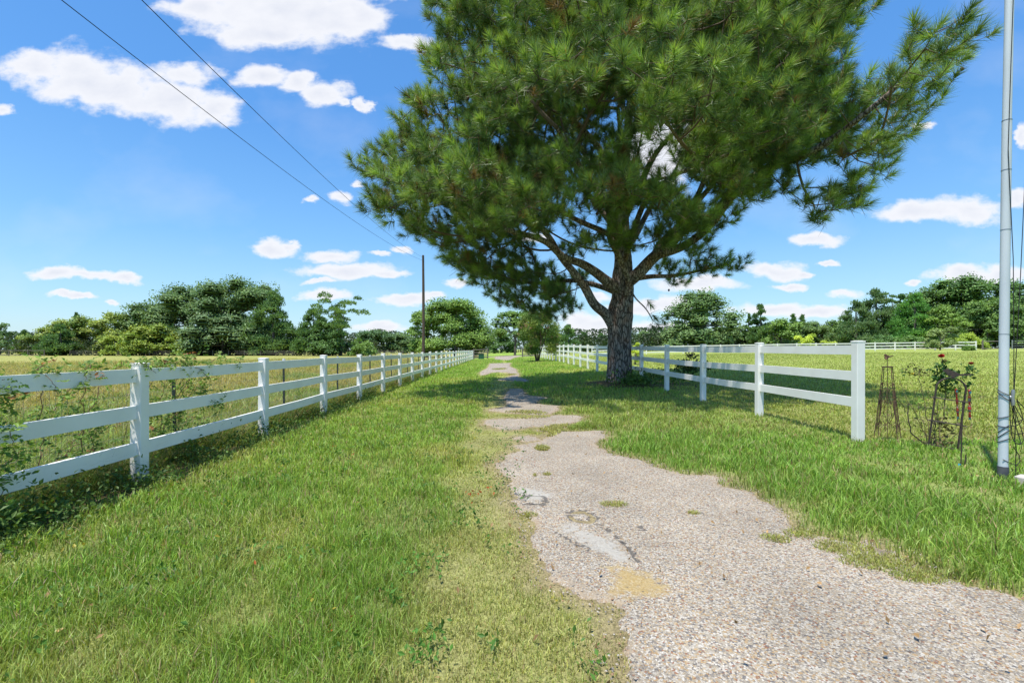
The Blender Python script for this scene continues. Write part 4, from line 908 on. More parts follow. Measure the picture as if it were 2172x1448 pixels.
T('dark tree on the right shoulder of the paddock oak', 'oak', 1552, 688, 70, 104, OAK1, OAK2)
T('narrow young cedar beside the tall pointed cedar', 'cedar', 1588, 664, 30, 103, CED1, CED2)
T('tall pointed dark cedar behind the paddock', 'cedar', 1613, 645, 66, 100, CED1, CED2)
T('yellow green round tree right of the tall pointed cedar', 'oak', 1655, 676, 100, 98, GR1, GR2)
T('small cedar top above the middle paddock trees', 'cedar', 1682, 666, 40, 108, CED1, CED2)
T('second small cedar top right of the first', 'cedar', 1703, 667, 44, 110, CED1, CED2)
T('low olive tree in the middle of the paddock hedgerow', 'oak', 1722, 678, 90, 104, CED1, (.10, .14, .035))
T('low green tree before the spreading cedar', 'oak', 1768, 674, 80, 104, CED1, GR2)
T('spreading dark cedar at the left end of the tall right grove', 'cedar', 1815, 640, 110, 92, CED1, (.09, .125, .05))
T('tall pointed cedar of the right grove', 'cedar', 1858, 612, 120, 94, CED1, (.09, .125, .05))
T('plume topped wispy tree between cedar and grove', 'wispy', 1896, 616, 60, 96, CED1, CED2)
T('bright green pyramidal cedar in the right grove', 'cedar', 1940, 624, 120, 88, (.03, .08, .02), (.08, .16, .03))
T('rounded oak behind the bright green cedar', 'oak', 1965, 606, 140, 104, CED1, GR2)
T('tallest spreading oak of the right grove', 'oak', 2055, 580, 180, 100, CED1, (.09, .15, .035))
T('yellow green tree in front of the tallest right oak', 'oak', 2000, 640, 80, 84, GR1, (.11, .16, .03))
T('dark leafy tree behind the flagpole', 'oak', 2095, 630, 110, 88, CED1, GR2)
T('open dark crowned tree at the right edge behind the flagpole cord', 'oak', 2160, 584, 100, 102, OAK1, CED2, dens=.6)
T('low dark tree at the right edge below the open crowned tree', 'oak', 2165, 640, 100, 86, CED1, GR2)
T('thick round tree just past the right edge', 'oak', 2260, 610, 150, 92, CED1, GR2)
T('bushy tree just past the left edge', 'oak', -75, 690, 110, 110, OAK1, OAK2)
SM = 'small trees and shrubs near the back paddock fence'
T('round olive bush growing in front of the back white fence', 'bush', 1994, 690, 56, 57, (.06, .09, .03), (.15, .18, .07), group=SM, leaf=.15, dens=3)
T('yellow green small tree behind the back white fence end', 'bush', 2058, 699, 62, 62, (.08, .12, .02), (.20, .24, .04), group=SM, leaf=.15, dens=2)
T('tiny sapling standing in the paddock before the fence end', 'bush', 2052, 722, 30, 50, GR1, GR2, group=SM, leaf=.10)
T('bright yellow shrub behind the back white fence', 'bush', 1712, 704, 46, 66, (.12, .16, .02), (.28, .31, .045), group=SM, leaf=.15)
T('small dull yellow shrub right of the bright yellow one', 'bush', 1757, 719, 30, 66, (.11, .14, .02), (.22, .25, .04), group=SM, leaf=.14)
T('yellow leaved sapling just right of the pine trunk behind the fence', 'bush', 1347, 716, 26, 30, (.12, .16, .02), (.26, .29, .045), group=SM, leaf=.09)
T('low green bush under the right grove', 'bush', 1870, 712, 70, 80, CED1, CED2, group=SM)
T('low green bush before the right grove trunks', 'bush', 1925, 708, 60, 78, GR1, CED2, group=SM)

# far-off wood: one mass
def woods(name, label, x0, x1, Yd, hm, c1, c2, n, lf, seed):
    rg = np.random.default_rng(seed); x = rg.uniform(x0, x1, n); dy = rg.uniform(-1, 1, n)
    top = hm * (.65 + .45 * fbm(x * .09, x * 0 + seed, 0, 4, seed) + .12 * noise(x * .6, x * 0, 0, seed)); zt = rg.uniform(0, 1, n) ** .8; prof = np.sqrt(np.clip(1 - zt ** 3, 0, 1))
    y = Yd + dy * 7 * prof; z = zt * top; mixv = np.clip(noise(x * .35, z * .4, dy * 2, 3) * 1.3 - .2, 0, 1)[:, None]
    pos = np.stack([x, y, z + H(x, y)], -1); v_, t_, c_ = leaves(pos, np.stack([rg.normal(0, .4, n), -np.ones(n) * .7, np.ones(n)], -1), np.full(n, lf), np.array([c1]) * (1 - mixv) + np.array([c2]) * mixv, rg, .75)
    tag(link(name, mesh_np(name, v_, [t_], M_leaf, c_)), label, 'woods', kind='stuff')
woods('distant_woods', 'low dark belt of woods along the horizon', -190, 330, 170, 8.5, (.035, .065, .03), (.075, .115, .05), 52000, .8, 4)
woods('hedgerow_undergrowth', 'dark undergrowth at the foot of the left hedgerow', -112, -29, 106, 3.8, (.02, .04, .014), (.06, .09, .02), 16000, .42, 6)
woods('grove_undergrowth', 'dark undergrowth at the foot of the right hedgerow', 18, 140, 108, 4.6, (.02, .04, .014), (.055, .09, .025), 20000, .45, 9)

# ------------------------------------------------------------------ flowering bush by the drive (crepe myrtle)
cxp, cyp = 3.45, 41.; g = Hs(cxp, cyp); rg = np.random.default_rng(31)
cm_ = thing('flowering_bush', 'round multi stemmed flowering bush with pinkish seed heads beside the drive', 'bush', (cxp, cyp, g))
V = MB(); lob = []
for i in range(34):
    th = rg.uniform(0, 6.28); zt = rg.uniform(.22, .97); pr = math.sqrt(max(0, 1 - ((zt - .55) / .5) ** 2)); rr = 2.25 * pr * rg.uniform(.4, .85); lob.append((rr * math.cos(th), rr * math.sin(th), zt * 4.45, rg.uniform(.42, .7)))
for (a, b_, c_, s) in lob:
    k = 900; d = rg.normal(0, 1, (k, 3)); d /= np.linalg.norm(d, axis=1)[:, None]; p = d * rg.uniform(.3, 1.1, (k, 1)) * s + np.array([a, b_, c_])
    mixv = np.clip(rg.uniform(-.2, 1.1) + rg.normal(0, .2, (k, 1)), 0, 1); col = np.array([(.08, .16, .03)]) * (1 - mixv) + np.array([(.26, .33, .07)]) * mixv
    v_, t_, cc = leaves(p, d, .11, col, rg, .6); V.add(v_, None, t_, cc)
V.build('leaves', M_leaf, cm_)
V = MB()
for i in range(90):
    a, b_, c_, s = lob[rg.integers(len(lob))]; d = rg.normal(0, 1, 3); d[1] -= .8; d[0] -= .5; d /= np.linalg.norm(d); p = rg.normal(0, .06, (14, 3)) + np.array([a, b_, c_]) + d * s * 1.05
    v_, t_, cc = leaves(p, np.array([0, -1, 1.]), .06, np.tile([(.36, .17, .13)], (14, 1)), rg, .8); V.add(v_, None, t_, cc)
V.build('seed_heads', M_petal, cm_)
for i in range(9):
    m = MB(); a = i * .7; r0 = .12; m.tube([(.1 * math.cos(a), .1 * math.sin(a), -.1), (.28 * math.cos(a), .28 * math.sin(a), .8), (.7 * math.cos(a + .2), .7 * math.sin(a + .2), 2.0), (1.0 * math.cos(a), 1.0 * math.sin(a), 3.1)], [.05, .04, .028, .012], 7); m.build('stem', M_twig, cm_, True)

# ------------------------------------------------------------------ shrubs beside the right fence, weeds, vines
def leafy(name, label, cat, center, rad, n, size, c1, c2, seed, stems=6, flat=1., group=None, kind=None):
    rg = np.random.default_rng(seed); cx_, cy_, cz_ = center; t = thing(name, label, cat, (cx_, cy_, Hs(cx_, cy_)), group)
    k = max(4, n // 26); cen = rg.normal(0, .5, (k, 3)) * np.array(rad); cen[:, 2] = np.abs(cen[:, 2]) * 1.0 + cz_
    ps = []
    for c in cen: ps.append(c + rg.normal(0, .05 + .1 * rad[0], (26, 3)) * np.array([1, 1, flat]))
    ps = np.concatenate(ps); ps[:, 2] = np.maximum(ps[:, 2], .02); mv = rg.uniform(0, 1, (len(ps), 1)); v_, t_, c_ = leaves(ps, np.array([0, 0, 1.3]), size, np.array([c1]) * (1 - mv) + np.array([c2]) * mv, rg, .6)
    link('leaves', mesh_np('leaves', v_, [t_], M_leaf, c_), t); m = MB()
    for i in range(stems): c = cen[rg.integers(k)]; m.tube([(c[0] * .15, c[1] * .15, -.03), (c[0] * .5, c[1] * .5, c[2] * .6), tuple(c)], [.01, .008, .004], 5)
    m.build('stems', M_twig, t); return t
leafy('rose_shrub', 'dark leaved shrub behind the right fence, left of the third post from the near end', 'shrub', (8.35, 20.0, .28), (.62, .3, .50), 620, .13, (.03, .07, .02), (.07, .13, .03), 61, 9)
leafy('rose_shrub', 'small rusty green shrub behind the right fence above the dark one', 'shrub', (9.3, 22.0, .75), (.3, .25, .30), 90, .10, (.10, .09, .03), (.15, .12, .05), 62, 5)
# weeds round the foot of the pine
rg = np.random.default_rng(17); n = 5200; th = rg.uniform(0, 6.28, n); rr = np.abs(rg.normal(.9, .45, n)); x = 4.75 + rr * np.cos(th) * 1.25; y = 16.2 + rr * np.sin(th) * .9
k = (np.hypot(x - 4.37, y - 16.5) > .42) & (noise(x * 1.6, y * 1.6, 0, 9) > .36) & (x > 4.35 - .5 * (rg.uniform(0, 1, n) < .2)); x, y = x[k], y[k]; n = len(x)
z = H(x, y) + .10 + np.abs(rg.normal(0, .12, n)) * (.6 + 1.4 * noise(x * 2, y * 2, 0, 6)); mv = rg.uniform(0, 1, (n, 1))
v_, t_, c_ = leaves(np.stack([x, y, z], -1), np.array([0, 0, 1.2]), .10, np.array([(.06, .12, .025)]) * (1 - mv) + np.array([(.15, .25, .045)]) * mv, rg, .6)
tag(link('weeds', mesh_np('weeds', v_, [t_], M_leaf, c_)), 'leafy weeds round the foot of the big pine', 'weeds', kind='stuff')
# dark leafy weeds under the near left fence
n = 9000; y = 2.2 + 11 * rg.uniform(0, 1, n) ** 1.7; x = -3.62 + rg.normal(.05, .22, n); k = noise(x * 2.2, y * 2.2, 0, 41) > .40; x, y = x[k], y[k]; n = len(x)
z = H(x, y) + .02 + np.abs(rg.normal(0, .06, n)) * (1 + 1.5 * noise(x, y * 1.5, 0, 8)); mv = rg.uniform(0, 1, (n, 1))
v_, t_, c_ = leaves(np.stack([x, y, z], -1), np.array([0, 0, 1.4]), .045, np.array([(.05, .10, .02)]) * (1 - mv) + np.array([(.11, .19, .035)]) * mv, rg, .5)
tag(link('fence_weeds', mesh_np('fence_weeds', v_, [t_], M_leaf, c_)), 'low leafy weeds along the foot of the left fence', 'weeds', kind='stuff')
# scattered broad leaved weeds in the lawn, a few with orange leaves
ps = []; cs = []
for i in range(260):
    x0, y0 = rg.uniform(-3.4, .4), rg.uniform(1.5, 8); k = int(rg.integers(6, 20)); c0 = [(.07, .16, .025), (.09, .20, .03), (.35, .30, .04), (.42, .12, .03)][int(rg.choice(4, p=[.5, .34, .11, .05]))]
    if c0[0] > .3: k = 4
    p = rg.normal(0, .035, (k, 3)); p[:, 2] = .03 + np.abs(p[:, 2]) * 1.0; p += np.array([x0, y0, Hs(x0, y0)]); ps.append(p); cs.append(np.tile([c0], (k, 1)))
for px_, py_, k in ((925, 1215, 26), (895, 1390, 30), (915, 1400, 24), (870, 1222, 25), (600, 1222, 16)):
    g_ = ground_pt(px_, py_); p = rg.normal(0, .05, (k, 3)); p[:, 2] = .03 + np.abs(p[:, 2]) * .8; p += np.array([g_[0], g_[1], Hs(*g_)]); ps.append(p); cs.append(np.tile([(.10, .23, .035)], (k, 1)))
ps = np.concatenate(ps); v_, t_, c_ = leaves(ps, np.array([0, 0, 1.4]), .032, np.concatenate(cs), rg, .5)
tag(link('lawn_weeds', mesh_np('lawn_weeds', v_, [t_], M_leaf, c_)), 'small broad leaved weeds scattered in the lawn', 'weeds', kind='stuff')

def vine(label, stems, n, seed, c1=(.07, .15, .025), c2=(.24, .36, .06), size=.042, spread=.09):
    """stems: list of polylines in world space; compound leaves hang all along them"""
    rg = np.random.default_rng(seed); o = np.array(stems[0][0]); t = thing('trumpet_vine', label, 'vine', tuple(o), 'vines climbing the left fences'); S = MB(); LV = MB(); RD = MB()
    for st_ in stems:
        p = np.array(st_, float) - o; m = []
        for i in range(len(p) - 1):
            for s in np.linspace(0, 1, 7, endpoint=False): m.append(p[i] * (1 - s) + p[i + 1] * s)
        m.append(p[-1]); m = np.array(m); m[1:-1] += rg.normal(0, .014, (len(m) - 2, 3)); S.tube(m, np.linspace(.0045, .002, len(m)), 5, col=(.16, .09, .05))
        ln = np.linalg.norm(np.diff(m, axis=0), axis=1).sum(); k = max(2, int(n * ln))
        for _ in range(k):
            b0 = m[rg.integers(len(m))] + rg.normal(0, spread * .4, 3); d = rg.normal(0, 1, 3); d[0] += .3; d[2] -= .15; d /= np.linalg.norm(d); L_ = rg.uniform(.07, .16)
            sd_ = np.cross(d, [0, 0, 1.]); sd_ /= np.linalg.norm(sd_) + 1e-9; pos = []; dirs = []
            for j in range(4):
                q_ = b0 + d * L_ * (j + 1) / 4
                for sg in (-1, 1): pos.append(q_ + sd_ * sg * size * .5); dirs.append(d * .5 + sd_ * sg)
            pos.append(b0 + d * (L_ + size * .4)); dirs.append(d); pos = np.array(pos); red = rg.uniform() < .03
            mv = rg.uniform(0, 1); col = (.30, .13, .05) if red else tuple(np.array(c1) * (1 - mv) + np.array(c2) * mv)
            v_, t_, c_ = leaves(pos, np.array([.5, -.3, 1.2]), size, np.tile([col], (len(pos), 1)), rg, .5, dirs=np.array(dirs)); LV.add(v_, None, t_, c_)
    S.build('stem', M_redtwig, t); LV.build('leaves', M_leaf, t)
    return t
FX = -3.70
vine('leafy vine draped over the top rail just right of the nearest fence post',
     [[(-4.0, 5.3, .0), (-3.95, 5.3, .6), (-3.88, 5.2, 1.1), (-3.74, 5.05, 1.24), (-3.66, 5.4, 1.22)], [(-3.98, 5.55, 0), (-3.95, 5.6, .7), (-3.85, 5.7, 1.2), (-3.70, 5.9, 1.24)], [(-3.95, 5.4, .5), (-3.8, 5.75, .9), (-3.72, 5.9, .75), (-3.68, 6.0, .6)], [(-3.9, 5.3, 1.0), (-3.72, 5.3, 1.26), (-3.66, 5.6, 1.1), (-3.65, 5.75, .9)],
      [(-3.98, 5.2, .2), (-4.0, 5.1, .6), (-3.9, 5.0, 1.15), (-3.78, 4.85, 1.3)], [(-4, 5.6, .3), (-4.1, 6.0, .5), (-4.0, 6.3, .3)], [(-3.98, 5.5, .7), (-3.9, 5.75, 1.05), (-3.78, 6.1, 1.26), (-3.72, 6.35, 1.22)], [(-3.95, 5.0, .8), (-3.9, 5.2, 1.2), (-3.85, 5.5, 1.33)], [(-3.98, 5.3, .3), (-3.92, 5.5, .8), (-3.85, 5.35, 1.15)], [(-3.98, 5.7, .1), (-3.95, 5.5, .5), (-3.9, 5.75, .95)]], 27, 1)
vine('leafy vine hanging over the top rail left of the nearest fence post',
     [[(-3.98, 4.3, 0), (-3.95, 4.3, .7), (-3.85, 4.2, 1.15), (-3.7, 4.1, 1.22), (-3.66, 4.0, 1.1)], [(-3.98, 3.9, 0), (-3.95, 3.9, .6), (-3.85, 3.8, 1.2), (-3.7, 3.65, 1.22), (-3.6, 3.7, 1.0)], [(-3.97, 4.2, .5), (-3.9, 4.45, 1.0), (-3.8, 4.55, 1.25), (-3.62, 4.60, 1.24), (-3.60, 4.75, 1.12)], [(-3.95, 4.0, .8), (-3.9, 4.15, 1.05), (-3.86, 4.35, .95)], [(-4, 4.4, .2), (-4.05, 4.5, .6), (-4, 4.3, .9)], [(-4.0, 4.0, .3), (-3.95, 4.2, .45), (-3.9, 4.5, .6)]], 21, 2)
vine('thick clump of vine leaves at the left edge in front of the lower rails',
     [[(-3.95, 3.2, 0), (-3.9, 3.2, .6), (-3.8, 3.3, 1.0), (-3.66, 3.35, 1.15)], [(-3.9, 3.3, .3), (-3.75, 3.3, .7), (-3.6, 3.32, .8), (-3.56, 3.34, .55)], [(-3.9, 3.2, .2), (-3.7, 3.25, .5), (-3.58, 3.28, .3), (-3.56, 3.3, .12)], [(-3.95, 3.5, .2), (-3.9, 3.5, .8), (-3.8, 3.45, 1.15)], [(-3.9, 3.1, .4), (-3.85, 3.25, .9), (-3.8, 3.5, .95)]], 40, 3)
vine('sparse climbing stems behind the near left bay of the fence',
     [[(-4.0, 4.7, 0), (-3.98, 4.8, .4), (-4.0, 4.9, .7)], [(-4.1, 4.1, .0), (-4.1, 4.2, .35), (-4.15, 4.4, .5)], [(-4.1, 5.0, .0), (-4.15, 5.2, .3), (-4.1, 5.5, .4)], [(-4.1, 3.6, 0), (-4.15, 3.8, .4), (-4.2, 4.0, .5)], [(-4.2, 5.9, 0), (-4.1, 6.0, .4)]], 26, 4)

# ------------------------------------------------------------------ the big pine
TX, TY = 4.37, 16.5; TG = Hs(TX, TY) + .06; S0 = 16.5
rg = np.random.default_rng(2024)
def LP(pts, w0, w1, forkdepth=None):
    p = np.array([P(a, b_, c_) for a, b_, c_ in pts]); return p, np.linspace(w0, w1, len(p))
limbs = []
trunk_p = [(1313, 830, 16.5), (1313, 800, 16.5), (1314, 760, 16.5), (1315, 710, 16.5), (1315, 670, 16.5), (1320, 630, 16.5), (1320, 590, 16.5), (1321, 560, 16.55), (1320, 520, 16.6), (1319, 480, 16.6), (1319, 440, 16.6), (1322, 390, 16.7), (1326, 330, 16.8), (1333, 260, 16.8), (1338, 180, 16.8), (1342, 80, 16.8), (1343, -20, 16.8), (1340, -120, 16.8)]
trunk_w = [62, 52, 48, 46, 53, 43, 41, 36, 31, 29, 27, 23, 19, 16, 13, 10, 7, 4]
limbs_px = [
 ([(1300, 690, 16.4), (1283, 668, 16.2), (1262, 645, 16.0), (1237, 610, 15.7), (1215, 575, 15.4), (1190, 540, 15.2), (1160, 500, 15), (1120, 460, 14.7), (1070, 420, 14.4)], 25, 7),
 ([(1312, 612, 16.3), (1292, 598, 16.1), (1262, 575, 15.8), (1232, 560, 15.5), (1195, 545, 15.2), (1150, 515, 14.8), (1090, 495, 14.4), (1030, 480, 14)], 25, 7),
 ([(1310, 622, 16.6), (1285, 608, 16.9), (1250, 597, 17.2), (1212, 594, 17.6), (1170, 600, 18), (1120, 602, 18.3), (1060, 590, 18.6), (1000, 570, 19)], 14, 5),
 ([(1330, 625, 16.1), (1334, 600, 15.9), (1325, 570, 15.6), (1308, 535, 15.2), (1295, 500, 14.8), (1296, 450, 14.5), (1304, 400, 14.2), (1312, 360, 14), (1318, 300, 13.7), (1310, 230, 13.4)], 15, 6),
 ([(1296, 500, 14.8), (1270, 488, 14.3), (1232, 468, 13.8), (1180, 440, 13.1), (1120, 400, 12.6), (1050, 370, 12.2)], 12, 5),
 ([(1328, 600, 16.4), (1352, 578, 16.2), (1385, 548, 16), (1420, 520, 15.7), (1455, 488, 15.4), (1500, 460, 15.1), (1550, 415, 14.8), (1600, 370, 14.2), (1660, 340, 13.4), (1740, 320, 12.5)], 30, 8),
 ([(1385, 548, 16), (1410, 510, 16.3), (1440, 475, 16.6), (1470, 440, 16.9), (1510, 395, 17.2), (1545, 350, 17.5), (1600, 290, 17.8)], 20, 7),
 ([(1322, 470, 16.6), (1338, 425, 16.7), (1360, 385, 16.8), (1380, 345, 16.9), (1400, 305, 17), (1440, 270, 17.2), (1480, 210, 17.4)], 19, 7),
 ([(1345, 410, 16.7), (1375, 385, 16.6), (1415, 375, 16.5), (1470, 360, 16.3)], 9, 4),
 ([(1400, 540, 15.8), (1450, 520, 15.5), (1500, 480, 15.1), (1555, 420, 14.2), (1600, 380, 13.6), (1640, 355, 13.0), (1700, 330, 12.4), (1780, 290, 11.6), (1850, 230, 11.0), (1930, 160, 10.4)], 19, 6),
 ([(1340, 592, 16.6), (1380, 582, 16.9), (1430, 583, 17.2), (1480, 575, 17.4), (1540, 560, 17.6)], 13, 4),
 ([(1452, 480, 15.4), (1470, 430, 15.1), (1490, 370, 14.8), (1497, 300, 14.5), (1500, 230, 14.2), (1540, 160, 13.8), (1580, 90, 13.4)], 12, 5),
 ([(1336, 610, 16.2), (1352, 632, 16.0), (1368, 655, 15.8), (1385, 680, 15.7)], 4, 2),
 ([(1321, 540, 16.7), (1345, 500, 17.4), (1380, 440, 18.4), (1420, 380, 19.4), (1460, 300, 20.3)], 18, 6),
 ([(1320, 520, 16.8), (1290, 470, 17.6), (1240, 400, 18.8), (1180, 330, 19.8), (1100, 270, 20.5)], 17, 6),
 ([(1320, 560, 16.9), (1300, 510, 18.2), (1290, 450, 19.8), (1280, 390, 21.2)], 16, 6),
 ([(1322, 400, 16.7), (1280, 330, 16.0), (1220, 260, 15.2), (1150, 190, 14.4), (1070, 130, 13.8)], 15, 5),
 ([(1330, 300, 16.8), (1380, 210, 16.2), (1450, 130, 15.5), (1540, 60, 14.9), (1650, 20, 14.5)], 13, 5),
 ([(1334, 250, 16.8), (1290, 170, 17.2), (1230, 90, 17.7), (1150, 20, 18.2)], 12, 4),
 ([(1338, 180, 16.8), (1400, 80, 17.5), (1480, -20, 18)], 10, 4),
 ([(1321, 560, 16.2), (1340, 500, 14.8), (1370, 430, 13.4), (1420, 380, 12.4), (1480, 350, 11.8)], 15, 5),
 ([(1320, 500, 16.2), (1280, 430, 14.2), (1230, 350, 12.6), (1180, 270, 11.6)], 14, 5),
]
pine = thing('pine_tree', 'huge spreading pine with a thick grey trunk and long needles beside the right fence', 'tree', (TX, TY, TG)); PO = np.array([TX, TY, TG])
# trunk and limbs: swept rings with ridged bark
WB = MB()
def sweep(pts, rad, ns, sub, seed, rough):
    pts = np.array(pts); rad = np.array(rad); m = len(pts); tt = np.linspace(0, m - 1, (m - 1) * sub + 1); i = np.clip(tt.astype(int), 0, m - 2); f = (tt - i)[:, None]
    p_1 = pts[np.clip(i - 1, 0, m - 1)]; p0 = pts[i]; p1 = pts[i + 1]; p2 = pts[np.clip(i + 2, 0, m - 1)]
    C = .5 * ((2 * p0) + (-p_1 + p1) * f + (2 * p_1 - 5 * p0 + 4 * p1 - p2) * f ** 2 + (-p_1 + 3 * p0 - 3 * p1 + p2) * f ** 3)
    rr = rad[i] * (1 - f[:, 0]) + rad[i + 1] * f[:, 0]
    tan = np.gradient(C, axis=0); tan /= np.linalg.norm(tan, axis=1)[:, None]; a = np.linspace(0, 2 * np.pi, ns, endpoint=False)
    nrm = np.cross(tan[0], [0, 1., 0.1]); nrm /= np.linalg.norm(nrm); vs = []
    for k in range(len(C)):
        nrm = nrm - tan[k] * np.dot(nrm, tan[k]); nrm /= np.linalg.norm(nrm); bb = np.cross(tan[k], nrm); l = k * .12
        ca, sa = np.cos(a), np.sin(a); nz = fbm(ca * 1.5 * 3 + seed, sa * 1.5 * 3, C[k, 2] * 1.1, 2, 3) - .5; rdg = 1 - np.abs(2 * noise(ca * 6 + seed, sa * 6, C[k, 2] * 2.2, 5) - 1)
        r_ = rr[k] * (1 + rough * (nz * .9 + (rdg - .5) * .30)); vs.append(C[k] + r_[:, None] * (ca[:, None] * nrm + sa[:, None] * bb))
    vs = np.concatenate(vs); n_ = len(C); ii = np.arange(n_ - 1)[:, None] * ns; j = np.arange(ns)[None]; kk = (j + 1) % ns
    WB.add(vs - PO, np.stack([ii + j, ii + kk, ii + ns + kk, ii + ns + j], -1).reshape(-1, 4)); return C, rr
tp3 = np.array([P(*q_) for q_ in trunk_p]); tr = np.array(trunk_w) / 2 / F * S0
nodes = []; nrad = []; plen = []
C, rr = sweep(tp3, tr, 64, 14, 1, .28)
def addnodes(C, step=5):
    idx = list(range(0, len(C), step))
    for k in idx: nodes.append(C[k]); nrad.append(1)
for k in range(0, len(C)):
    if C[k][2] > 4.2 and k % 4 == 0: nodes.append(C[k])
for li, (pts, w0, w1) in enumerate(limbs_px):
    p3 = np.array([P(*q_) for q_ in pts]); ym = p3[:, 1]
    p3[1:-1] += rg.normal(0, .04, (len(p3) - 2, 3))
    C, rr = sweep(p3, np.linspace(w0, w1, len(pts)) ** 1.0 / 2 / F * 15.2, 20, 6, li + 2, .22)
    for k in range(6, len(C), 2):
        if li != 12 or k > 10: nodes.append(C[k])
limb_obj = WB.build('trunk', M_bark, pine, True)

# crown outline in the photograph -> volume
OUT = np.array([(935,-20),(900,15),(935,70),(892,130),(905,175),(840,190),(855,230),(818,240),(835,275),(795,290),(800,325),(755,345),(760,385),(785,400),(768,440),(800,472),(845,480),(865,520),(905,530),(935,545),(945,575),(985,595),(1030,610),(1075,625),(1085,650),(1130,655),(1180,672),(1215,660),(1225,620),(1215,585),(1280,560),(1340,565),(1400,555),(1440,575),(1490,590),(1540,565),(1560,582),(1590,548),(1555,540),(1500,540),(1520,520),(1580,500),(1565,470),(1610,440),(1680,440),(1700,480),(1740,500),(1760,475),(1810,440),(1880,405),(1850,380),(1910,345),(1935,300),(1900,265),(1940,225),(1985,220),(2015,190),(1990,165),(2045,110),(2060,70),(2020,80),(1990,75),(1985,40),(1930,35),(1905,60),(1870,85),(1840,130),(1800,160),(1775,150),(1800,90),(1835,40),(1830,-10),(1800,-80),(1700,-160),(1500,-260),(1300,-300),(1100,-230),(980,-120)], float)
GAPS = [(1400, 330, 55, 70), (1350, 470, 40, 40), (1455, 400, 45, 30), (1500, 430, 70, 22), (1240, 540, 55, 22), (1060, 300, 22, 18), (1310, 235, 26, 24), (1390, 515, 60, 25), (1190, 575, 60, 12), (1650, 420, 40, 22), (1470, 545, 60, 14), (1560, 500, 40, 14), (1370, 240, 20, 26), (945, 440, 22, 14), (1330, 320, 20, 40)]
def crown_y(a, b): return 14.2 - 4.0 * sstep(1480, 2000, a) + 3.6 * sstep(440, 610, b) * sstep(1360, 1200, a) + 1.6 * sstep(480, 560, b) * sstep(1360, 1500, a) - 1.2 * sstep(1100, 850, a)
def crown_t(a, b, s): return (1 - .6 * sstep(430, 560, b)) * (1 - .3 * sstep(1550, 1900, a)) * np.where(s > 0, 1.08, .92)
def crown_pt(n, seed, shell=False):
    rg = np.random.default_rng(seed); res = []
    while len(res) < n:
        px_ = rg.uniform(740, 2070, 4000); py_ = rg.uniform(-300, 690, 4000); p = np.stack([px_, py_], -1); d = sdf(p, OUT); k = d > 30 * 14 / crown_y(p[:, 0], p[:, 1]) + 12 * sstep(1700, 1950, p[:, 0]); p, d = p[k], d[k]
        dm = d / F * 15.5; ht = np.minimum(6.3, .7 + 1.35 * dm)
        s = rg.uniform(-1, 1, len(p)); Yd = crown_y(p[:, 0], p[:, 1]) + s * ht * crown_t(p[:, 0], p[:, 1], s)
        wgt = (Yd / 16) ** 2
        for a, b_, c_, e_, f_ in zip(p[:, 0], p[:, 1], Yd, d, wgt):
            if any(((a - g_[0]) / g_[2]) ** 2 + ((b_ - g_[1]) / g_[3]) ** 2 < 1 for g_ in GAPS): continue
            # the inside of the crown round the trunk is bare
            if rg.uniform() > min(1, f_ * .8): continue
            res.append((a, b_, c_))
            if len(res) >= n: break
    return np.array([P(*r_) for r_ in res])
cand = crown_pt(15000, 5); core = np.hypot(cand[:, 0] - TX, cand[:, 1] - TY)
cand_n = noise(cand[:, 0] / 1.9, cand[:, 1] / 1.9, cand[:, 2] / 1.35, 77); cand = cand[(cand_n > .485) | ((cand_n > .40) & (cand[:, 0] > 6.6))]; core = np.hypot(cand[:, 0] - TX, cand[:, 1] - TY)
fr = []
for i_ in range(len(OUT)):
    a_ = OUT[i_]; b_ = OUT[(i_ + 1) % len(OUT)]; L_ = np.linalg.norm(b_ - a_)
    nrm_ = np.array([-(b_ - a_)[1], (b_ - a_)[0]]) / L_; sg_ = 1 if sdf(((a_ + b_) / 2 + nrm_ * 6)[None], OUT)[0] > 0 else -1
    for t_ in np.arange(.5 * 34 / L_, 1, 34 / L_):
        q_ = a_ + (b_ - a_) * t_ + nrm_ * sg_ * (44 + 22 * float(sstep(1750, 1950, a_[0])))
        if sdf(q_[None], OUT)[0] > 24: fr.append(P(q_[0], q_[1], float(crown_y(q_[0], q_[1])) + rg.normal(0, .9)))
for q_ in ((1960,92,10.5),(1995,118,10.2),(1945,140,10.6),(1972,168,10.3),(1905,155,10.9),(1925,205,10.5),(1880,220,10.9),(1852,180,11.1),(1890,262,10.6),(1852,300,10.9),(1820,240,11.3),(1885,115,10.9),(1935,85,10.9),(1850,350,11),(1810,390,11.3),(1780,430,11.4),(1835,270,10.4),(1800,330,10.8),(1480,572,17.4),(1515,568,17.5),(1550,560,17.6),(1440,592,17.3),(1465,552,17.0),(1400,572,17),(1540,548,17.2),(1130,632,18.3),(1170,632,18.2),(1190,650,18.0),(1100,612,18.5),(1060,596,18.4),(1150,600,17.6),(1200,618,17.6),(1145,640,19),(1060,618,19),(1080,640,19.5),(1120,655,19.5),(1160,665,19),(1190,668,18.5),(1215,650,19),(1140,620,17.8),(1180,612,17.2),(1095,600,19.2),(1030,595,19),(1125,640,17.8),(1175,645,17.6),(1210,670,18.6),(1000,580,18.6),(1205,655,18.2),(1180,655,18.6),(1150,652,18.8),(1215,625,18.8),(1230,600,18.6),(1085,625,18.6),(1110,640,18.8),(1070,585,17),(1120,575,16.5),(1170,580,16.6),(1185,630,19),(1015,575,18),(960,545,17.5),(1215,640,17.4),(1740,478,11.4),(1765,455,11.2),(1000,560,16),(1040,575,17),(1090,580,16.5),(900,490,15.4),(880,500,15),(925,515,15.2),(945,500,16)): fr.append(P(*q_))
fr = np.array(fr)
